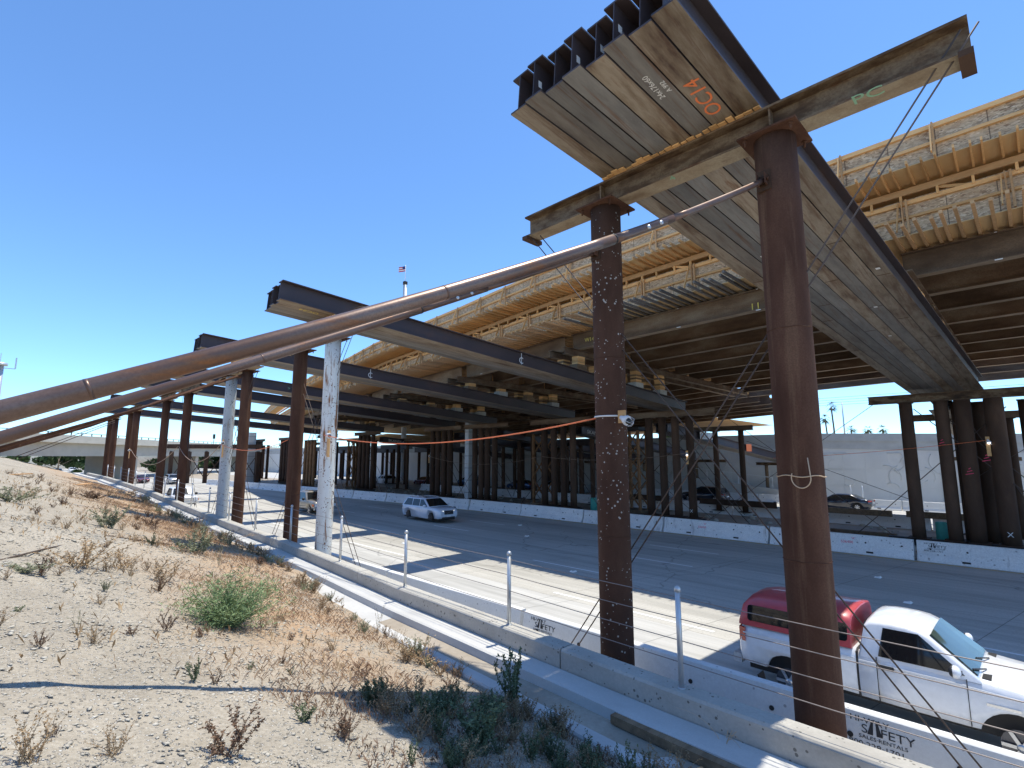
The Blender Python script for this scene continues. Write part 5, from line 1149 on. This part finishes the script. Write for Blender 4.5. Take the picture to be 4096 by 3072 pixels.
# crane boom with flag, antenna tower at the left edge
t=thing('crane_boom','pale crane boom tip with a small striped flag rising behind the formwork','crane',(52,78,0))
m=MB(); m.tube([(52.4,81.6,0),(51.0,80.2,22),(50.15,79.4,36.2)],[.5,.42,.28],8); m.build('boom','sign_white',t)
m=MB(); m.box(49.8,50.45,79.1,79.7,36.1,36.7); m.tube([(49.6,79.1,36.2),(49.6,79.1,30)],.05,4); m.build('boom_head','dark',t)
m=MB(); m.tube([(50.1,79.4,36.7),(50.1,79.4,39.9)],.05,5); m.build('flag_pole','sign_white',t)
f=thing('flag','small red, white and blue striped flag on the crane boom tip','flag',(50.1,79.4,38.6))
for i in range(5):
    m=MB(); n_=6
    for k in range(n_):
        q=lambda u,z: (50.1-.95*u,79.4+.95*u*.9+.08*math.sin(6*u),z-.25*u)
        a,b=k/n_,(k+1)/n_; z=38.7+.2*i; m.add([q(a,z),q(b,z),q(b,z+.2),q(a,z+.2)],[(0,1,2,3)])
    m.build('stripe','flag_red' if i%2==0 else 'sign_white',f)
m=MB(); m.add([(50.09,79.36,39.15),(49.68,79.72,39.05),(49.68,79.72,39.6),(50.09,79.36,39.7)],[(0,1,2,3)]); m.build('canton','flag_blue',f)
t=thing('antenna_tower','grey antenna tower cut by the left edge of the photo','tower',(-1.5,118,4))
m=MB(); m.lathe((-2.1,118.9,0),(0,0,1),[(0,.75),(19.3,.55)],12); m.build('mast','galv',t)
m=MB(); m.lathe((-2.1,118.9,19.3),(0,0,1),[(0,1.0),(.4,1.0)],14); m.bar((-2.1,118.9,18.9),(-.2,118.9,18.9),.12,.12); m.bar((-.2,118.9,18.9),(-.2,118.9,20.8),.2,.2); m.bar((-2.1,118.9,19.5),(-2.1,118.9,21.3),.1,.1); m.build('antenna_array','galv',t)
# ---------------------------------------------------------------- loose things in the median
random.seed(31)
for i,(x,y,l_,w_,h,mt,lab) in enumerate(((37.6,8.6,4.6,.3,.34,'timber','brown timber beam lying before the far median barrier, left of the leaning-looking columns'),(38.2,3.2,5.0,.3,.34,'timber','brown timber beam lying on the far median barrier behind the right median columns'),(33.5,7.0,3.0,.28,.28,'timber','long low timber lying on sunlit dirt beside the nearest rust column'),(37.9,15.5,5.5,.3,.4,'dark','dark steel beam lying behind the median columns right of the speckled column'),(37.9,23.5,5.5,.3,.4,'dark','dark steel beam lying behind the speckled column'))):
    z=.78 if i in(0,1,3,4) else .02
    m=MB(); 
    if mt=='dark': m.ibeam((x,y-l_/2,z),(x,y+l_/2,z),h,w_,.02,.04); o=m.build('steel_beam',['pipe_dark','pipe_dark'],loc=(x,y,z))
    else: m.box(x-w_/2,x+w_/2,y-l_/2,y+l_/2,z,z+h); o=m.build('timber_beam',mt,loc=(x,y,z))
    tag(o,lab,'beam')
t=thing('red_crate','small red ribbed crate in the median, left of the nearest rust column','crate',(32.5,8.9,0))
m=MB(); m.box(32.2,32.8,8.4,9.2,.02,.95); m.build('shell','flag_red',t); m=MB()
for i in range(5): m.box(32.17,32.2,8.45+.16*i,8.52+.16*i,.06,.92)
m.build('rib','red_paint',t)
for i,(y,l) in enumerate(((3.5,'teal wrapped bundle standing between the right median columns'),(23.9,'teal post base just left of the speckled column'))):
    m=MB(); m.lathe((32.2,y,.0),(0,0,1),[(0,.26),(1.15,.24),(1.2,.18)],14); tag(m.build('wrapped_bundle','teal',loc=(32.2,y,0)),l,'bundle')
m=MB()
for i in range(420):
    x=random.uniform(28.4,38.6); y=random.uniform(-6,70); r=random.uniform(.04,.22); m.ball((x,y,r*.3),r,6,4,(1,1.2,.6))
tag(m.build('rubble','pebble'),kind='stuff')
# scraps on the road
for i,(x,y) in enumerate(((22.6,4.4),(19.4,3.1),(20.6,19.8),(23.5,23.2),(14.6,22.5),(15.6,12.6))):
    m=MB(); m.hexa([(x-.12,y-.1,.012),(x+.1,y-.12,.012),(x+.13,y+.09,.012),(x-.1,y+.1,.012),(x-.08,y-.06,.05),(x+.06,y-.08,.07),(x+.09,y+.05,.03),(x-.05,y+.06,.06)]); tag(m.build('litter_scrap','paper',loc=(x,y,.01)),'small crumpled scrap of pale litter lying on the shaded lanes','litter','litter scraps on the road')
# timber in the gutter and planks on the slope
m=MB(); m.bar((5.72,4.02,1.06),(5.62,1.6,1.06),.11,.10); tag(m.build('timber_beam','timber',loc=(5.7,3,1.06)),'weathered square timber lying in the gutter at the foot of the low wall','timber')
m=MB(); m.bar((5.35,2.75,1.08),(5.05,2.1,1.1),.12,.1); tag(m.build('timber_offcut','lumber',loc=(5.2,2.4,1.1)),'yellowish timber offcut lying beside the gutter at the bottom edge','timber')
m=MB(); m.ball((5.28,3.02,1.06),.1,9,6,(1.1,1.5,.7)); tag(m.build('concrete_lump','gutter',loc=(5.3,3,1.05)),'pale lump of broken concrete beside the timber in the gutter','rubble')
for i,(x,y,l,w_) in enumerate(((.6,38,1.6,.3),(3.4,41,1.9,.3))):
    z=terr(x,y); m=MB(); m.bar((x-l*.3,y-l*.4,z+.08),(x+l*.3,y+l*.4,z+.1),w_,.05); tag(m.build('wood_plank','lumber_red',loc=(x,y,z)),['reddish plank lying high on the slope at the left edge','reddish plank lying on the dry grass near the far end of the slope'][i],'plank')
# thin hoses lying across the slope
for i,pts in enumerate(([(-.2,10.2),(.7,13.0),(1.9,15.2),(3.4,16.6)],[(-.3,24),(.2,26.5),(.7,30)])):
    m=MB(); m.tube([(x,y,terr(x,y)+.015) for x,y in pts],.016,6); tag(m.build('hose','wire',loc=(pts[0][0],pts[0][1],terr(*pts[0]))),['thin dark hose lying across the slope above the green bush','thin dark hose high on the slope at the left edge'][i],'hose')
# ---------------------------------------------------------------- vegetation on the slope
def leafq(m,p,d,l,w_,rd):
    s=d.cross(V((rd.uniform(-1,1),rd.uniform(-1,1),rd.uniform(-1,1)))).normalized()*w_
    m.add([p,p+d*l*.5+s,p+d*l,p+d*l*.5-s],[(0,1,2,3)])
def stemline(m,p,d,L_,r,rd,bend=.25,n=4):
    pts=[p]; 
    for i in range(n):
        d=(d+V((rd.uniform(-bend,bend),rd.uniform(-bend,bend),rd.uniform(-bend*.4,bend*.6)))).normalized(); pts.append(pts[-1]+d*L_/n)
    m.tube(pts,[r*(1-.75*i/n) for i in range(n+1)],4,False); return pts
def plant(kind,seed):
    """unit plant about 1 m high and 1 m wide, foot at the origin: (stem mesh, leaf mesh)"""
    rd=random.Random(seed); st=MB(); lf=MB()
    if kind=='bush':
        for i in range(190):
            a=rd.uniform(0,6.28); el=rd.uniform(.25,1.5); d=V((math.cos(a)*math.cos(el),math.sin(a)*math.cos(el),math.sin(el)))
            p=V((rd.uniform(-.1,.1),rd.uniform(-.1,.1),0)); pts=stemline(st,p,d,rd.uniform(.5,.98),.006,rd,.22,5)
            for q in pts[1:]:
                for k in range(6):
                    b=V((rd.gauss(0,1),rd.gauss(0,1),rd.gauss(.7,.8))).normalized(); leafq(lf,q+V((rd.uniform(-.05,.05),rd.uniform(-.05,.05),rd.uniform(-.05,.05))),b,rd.uniform(.05,.12),.006,rd)
    else:
        ns,lean,nl,ll,lw={'dry':(14,.9,5,.05,.014),'brown':(10,.65,10,.065,.016),'sage':(16,.75,9,.07,.016),'green':(7,.5,11,.085,.022),'stalk':(4,.3,6,.05,.012),'dark':(12,.55,12,.07,.018)}[kind]
        for i in range(ns):
            a=rd.uniform(0,6.28); d=V((math.cos(a)*lean*rd.random(),math.sin(a)*lean*rd.random(),rd.uniform(.55,1))).normalized()
            pts=stemline(st,V((rd.uniform(-.12,.12),rd.uniform(-.12,.12),0)),d,rd.uniform(.55,1.05),.009,rd,.28,6)
            for q0,q1 in zip(pts[1:],pts[2:]):
                if rd.random()<.55:
                    b=stemline(st,q0,((q1-q0).normalized()+V((rd.uniform(-.9,.9),rd.uniform(-.9,.9),rd.uniform(-.1,.5)))).normalized(),rd.uniform(.12,.3),.005,rd,.3,3)
                    for q in b[1:]:
                        for k in range(nl//2): leafq(lf,q,V((rd.gauss(0,1),rd.gauss(0,1),rd.gauss(.4,.8))).normalized(),ll*rd.uniform(.6,1.3),lw,rd)
                for k in range(nl):
                    q=q0+(q1-q0)*rd.random(); leafq(lf,q,V((rd.gauss(0,1),rd.gauss(0,1),rd.gauss(.4,.8))).normalized(),ll*rd.uniform(.6,1.3),lw,rd)
    return st,lf
KM={'bush':('leaf_green','leaf_green'),'dry':('leaf_dry','leaf_dry'),'brown':('leaf_brown','leaf_brown'),'sage':('leaf_sage','leaf_sage'),'green':('leaf_dark','leaf_dark'),'stalk':('leaf_dry','leaf_sage'),'dark':('leaf_dark','leaf_dark')}
protos={}
def put_plant(kind,x,y,w_,h,label,seed,group):
    key=(kind,seed%3); first=key not in protos
    if first:
        st,lf=plant(kind,seed%3+17*len(kind)); t=thing('weed' if kind!='bush' else 'green_bush',label,'plant' if kind!='bush' else 'bush',(0,0,0),group)
        st.build('stems',KM[kind][0],t); lf.build('leaves',KM[kind][1],t); protos[key]=t
    else: t=copy_tree(protos[key])
    tag(t,label,'plant' if kind!='bush' else 'bush',group)
    t.location=(x,y,terr(x,y)-.01); t.rotation_euler.z=seed*1.7; t.scale=(w_*1.15,w_*1.15,h)
PL=[('bush',2.6,8.65,.99,.76,'round bright green feathery bush on the slope'),
('sage',.27,20.75,.91,.46,'grey green weed clump at the left edge, high on the slope'),('sage',2.21,17.87,.72,.62,'grey green weed above the green bush, on the orange litter'),('dry',1.04,11.46,1.12,.59,'widest dry weed clump on the left half of the slope'),('dry',1.76,12.07,.65,.39,'dry weed right behind the widest dry clump'),('dry',2.2,11.11,.63,.5,'dry weed between the widest dry clump and the green bush'),('green',2.72,14.91,.25,.33,'small fresh green weed beyond the dry clumps'),('sage',3.64,14.86,.87,.66,'grey green weed on the litter beyond the bush'),('stalk',3.8,13.58,.33,.53,'tall thin weed right of the grey green one beyond the bush'),('brown',1.65,7.82,.2,.26,'small brown spike weed left of the green bush'),('brown',2.02,7.77,.18,.18,'small brown weed just below the left foot of the bush'),('sage',1.23,9.68,.13,.18,'tiny pale weed alone on bare gravel'),('green',.28,8.43,.12,.08,'tiny green weed at the left edge of the gravel'),('stalk',.77,7.7,.2,.22,'thin dry twig weed on bare gravel'),('green',1.53,5.93,.15,.24,'left of two dark green weeds on the long thin shadow line'),('brown',1.71,5.91,.12,.16,'right of two dark weeds on the long thin shadow line'),('green',2.22,6.48,.1,.1,'tiny green sprout above the long shadow line'),('green',2.13,4.79,.22,.16,'low leafy rosette below the long shadow line'),('brown',1.39,4.33,.36,.36,'reddish brown weed at the bottom edge, largest on the lower gravel'),('dry',.7,4.46,.21,.23,'small dry weed left of the reddish brown one at the bottom'),('dry',.28,4.39,.27,.35,'tall dry weed in the bottom left corner'),('brown',2.36,4.49,.19,.2,'brown weed right of the leafy rosette'),('brown',.42,4.75,.07,.09,'tiny brown weed near the bottom left corner'),('brown',2.68,6.74,.11,.13,'tiny brown weed above the right end of the long shadow'),('green',2.62,6.31,.08,.08,'tiny green sprout right of the long shadow line'),
('dry',.7,24.6,.91,.37,'dry low weed high on the slope'),('brown',3.2,31.1,1.5,.5,'brown weed clump near the far end of the slope'),('brown',3.8,21.46,.72,.42,'brown weed on the litter, middle of the slope'),('dry',5.6,19.6,1.5,.5,'wide dry weed heap against the gutter beside the plain rust column'),('dry',5.7,40,2.4,.6,'dark dry heap against the gutter near the lone dark column'),('sage',.4,10.36,.51,.15,'flat grey green mat at the left edge'),
('brown',2.33,4.43,.2,.22,'brown weed at the left tip of the bundle shadow'),('dry',3.14,4.87,.39,.29,'feathery dry weed lying in the bundle shadow'),('brown',4.63,5.87,.26,.24,'brown weed at the upper edge of the bundle shadow'),('dark',5.15,5.2,.45,.75,'tall dark green weed leaning over the gutter in the shadow'),('dark',3.67,4.13,.63,.47,'wide dark weed mass in the middle of the bundle shadow'),('dry',3.12,3.81,.36,.28,'pinkish dry weed at the bottom edge in the shadow'),('green',4.81,3.2,.2,.43,'upright pale green weed at the bottom edge by the gutter'),('dry',5.1,2.9,.49,.40,'sunlit dry weed beside the timber in the gutter'),('dry',4.26,3.62,.35,.22,'arching dry weed at the bottom edge'),('green',2.67,3.89,.11,.25,'thin green weed at the lower edge of the bundle shadow'),('stalk',3.84,6.35,.13,.27,'thin dark stalk above the bundle shadow'),('brown',3.53,6.33,.24,.22,'brown weed on the edge of the orange litter above the shadow'),('stalk',5.4,9.1,.2,.5,'tall thin stalk beside the gutter'),('stalk',5.5,10.8,.18,.26,'short stalk beside the gutter'),('dry',5.0,7.0,.6,.42,'tangled dry weed hanging over the gutter edge'),('brown',5.0,4.2,.19,.19,'small brown weed between the shadow and the gutter lip'),('brown',4.9,3.6,.23,.19,'small dark weed near the timber in the gutter'),('dark',3.32,5.41,.21,.27,'dark weed inside the left part of the bundle shadow'),('dark',3.61,4.84,.34,.27,'dark weed left of the wide mass in the shadow'),('dark',4.3,4.7,.39,.31,'dark weed right of the wide mass in the shadow'),('dry',3.05,4.44,.33,.3,'curled dry weed at the lower left edge of the shadow')]
random.seed(4)
for i,(k,x,y,w_,h,l) in enumerate(PL): put_plant(k,x,y,w_,h,l,i,'weeds on the slope')
# stalk growing in front of the low wall, sunlit
for k,(x,y,s,l) in enumerate(((6.02,2.75,.42,'pale dry stalk arching in front of the sunlit end of the low wall'),)):
    t=thing('weed',l,'plant',(x,y,.9),'weeds on the slope'); rd=random.Random(5); m=MB()
    for i in range(7):
        a=rd.uniform(0,6.28); pts=[V((x,y,1.0))]; d=V((.1*math.cos(a),.1*math.sin(a),1)).normalized()
        for j in range(7): d=(d+V((math.cos(a)*.16,math.sin(a)*.16,-.16))).normalized(); pts.append(pts[-1]+d*s*rd.uniform(.18,.26))
        m.tube(pts,[.005*(1-.1*j) for j in range(8)],4,False)
    m.build('stems','grass_dry',t)
# extra small weeds scattered on the far part, ground cover, pebbles
rd=random.Random(77); m=MB()
for i in range(26000):
    y=4.6+(rd.random()**1.5)*46; t_=abs(rd.gauss(1.2,1))*1.1+.25; x=wx(y)-1.1-t_
    if x<-.3 or nz(x,y,.55,8)<-.22+.12*t_-.2*(y>9)+.35*rd.random()-.17: continue
    z=terr(x,y); h=rd.uniform(.03,.11)*(1+.012*y); a=rd.uniform(0,6.28); d=V((math.cos(a)*.6,math.sin(a)*.6,1)).normalized(); s=V((math.sin(a),-math.cos(a),0))*.0022*(1+.045*y)
    p=V((x,y,z)); q=p+d*h*.6; e=q+V((d.x*1.6,d.y*1.6,d.z*.5)).normalized()*h*.5
    m.add([p-s,p+s,q+s*.7,e,q-s*.7],[(0,1,2,3,4)])
tag(m.build('dry_grass','grass_dry'),kind='stuff')
m=MB(); m2=MB()
for i in range(5600):
    if i<3400: x=rd.uniform(2.2,5.1); y=rd.uniform(1.6,5.6)
    else: y=rd.uniform(6,40); x=rd.uniform(-.2,wx(y)-1.2)
    if nz(x,y,1.2,5)<-.15: continue
    z=terr(x,y); h=rd.uniform(.03,.11)*(1 if i<3400 else 1.7); a=rd.uniform(0,6.28); d=V((math.cos(a)*.7,math.sin(a)*.7,1)).normalized(); s=V((math.sin(a),-math.cos(a),0))*(.006 if i<3400 else .012)
    p=V((x,y,z)); mm=m if i<3400 else m2; mm.add([p-s*.3,p+d*h*.5+s,p+d*h,p+d*h*.5-s],[(0,1,2,3)])
    b=(d+V((rd.uniform(-1,1),rd.uniform(-1,1),.2))).normalized(); q=p+d*h*.4; mm.add([q,q+b*h*.3+s,q+b*h*.6,q+b*h*.3-s],[(0,1,2,3)])
tag(m.build('ground_cover','leaf_brown'),kind='stuff'); tag(m2.build('straw_cover','leaf_dry'),kind='stuff')
for nm,kinds,mt,cnt,area in (('dry_scrub',('dry','brown'),'leaf_dry',60,0),('green_scrub',('dark','sage'),'leaf_dark',46,0),('brown_scrub',('brown',),'leaf_brown',34,1),('straw_scrub',('dry',),'leaf_dry',70,1),('kerb_scrub',('dry','brown'),'leaf_dry',80,2),('kerb_weeds',('sage',),'leaf_sage',26,2)):
    m=MB()
    for i in range(cnt):
        if area==0: x=rd.uniform(2.9,5.15); y=rd.uniform(2.2,5.4); sc_=rd.uniform(.16,.34)
        elif area==1: y=rd.uniform(6.5,40); x=rd.uniform(.0,wx(y)-1.6); sc_=rd.uniform(.10,.26)*(1+.015*y)
        else: y=6.4+34*rd.random()**1.4; x=wx(y)-1.15-abs(rd.gauss(0,.35))+(.3 if y>11 else 0); sc_=rd.uniform(.14,.34)*(1+.02*y)
        if area==0 and x<3.3 and y<3.6: continue
        k=rd.choice(kinds); st_,lf_=plant(k,rd.randint(0,2)+17*len(k)); a=rd.uniform(0,6.28); c,s_=math.cos(a),math.sin(a); z=terr(x,y)-.01; hh=sc_*rd.uniform(.7,1.2)
        for q in (st_,lf_): m.add([(x+sc_*(p[0]*c-p[1]*s_),y+sc_*(p[0]*s_+p[1]*c),z+hh*p[2]) for p in q.v],q.f)
    tag(m.build(nm,mt),kind='stuff')
m=MB()
OCT=[(1,0,0),(0,1,0),(-1,0,0),(0,-1,0),(0,0,.42),(0,0,-.42)]; OF=[(0,1,4),(1,2,4),(2,3,4),(3,0,4),(1,0,5),(2,1,5),(3,2,5),(0,3,5)]
for i in range(36000):
    y=1.6+(rd.random()**2)*16; x=rd.uniform(-.35,min(wx(y)-1.1,.3+y*1.2))
    if nz(x,y,1.1,6)+.5*nz(x,y,3,2)<rd.uniform(-.7,.35): continue
    r=rd.choice((.006,.007,.009,.011,.014,.02))*(1+.045*y)*rd.uniform(.7,1.2); z=terr(x,y); a=rd.uniform(0,6.28); c,s=math.cos(a),math.sin(a); k=rd.uniform(.6,2.0)
    m.add([(x+r*(px*k*c-py*s),y+r*(px*k*s+py*c),z+r*pz*.8+r*.1) for px,py,pz in OCT],OF,True)
tag(m.build('pebbles','pebble'),kind='stuff')
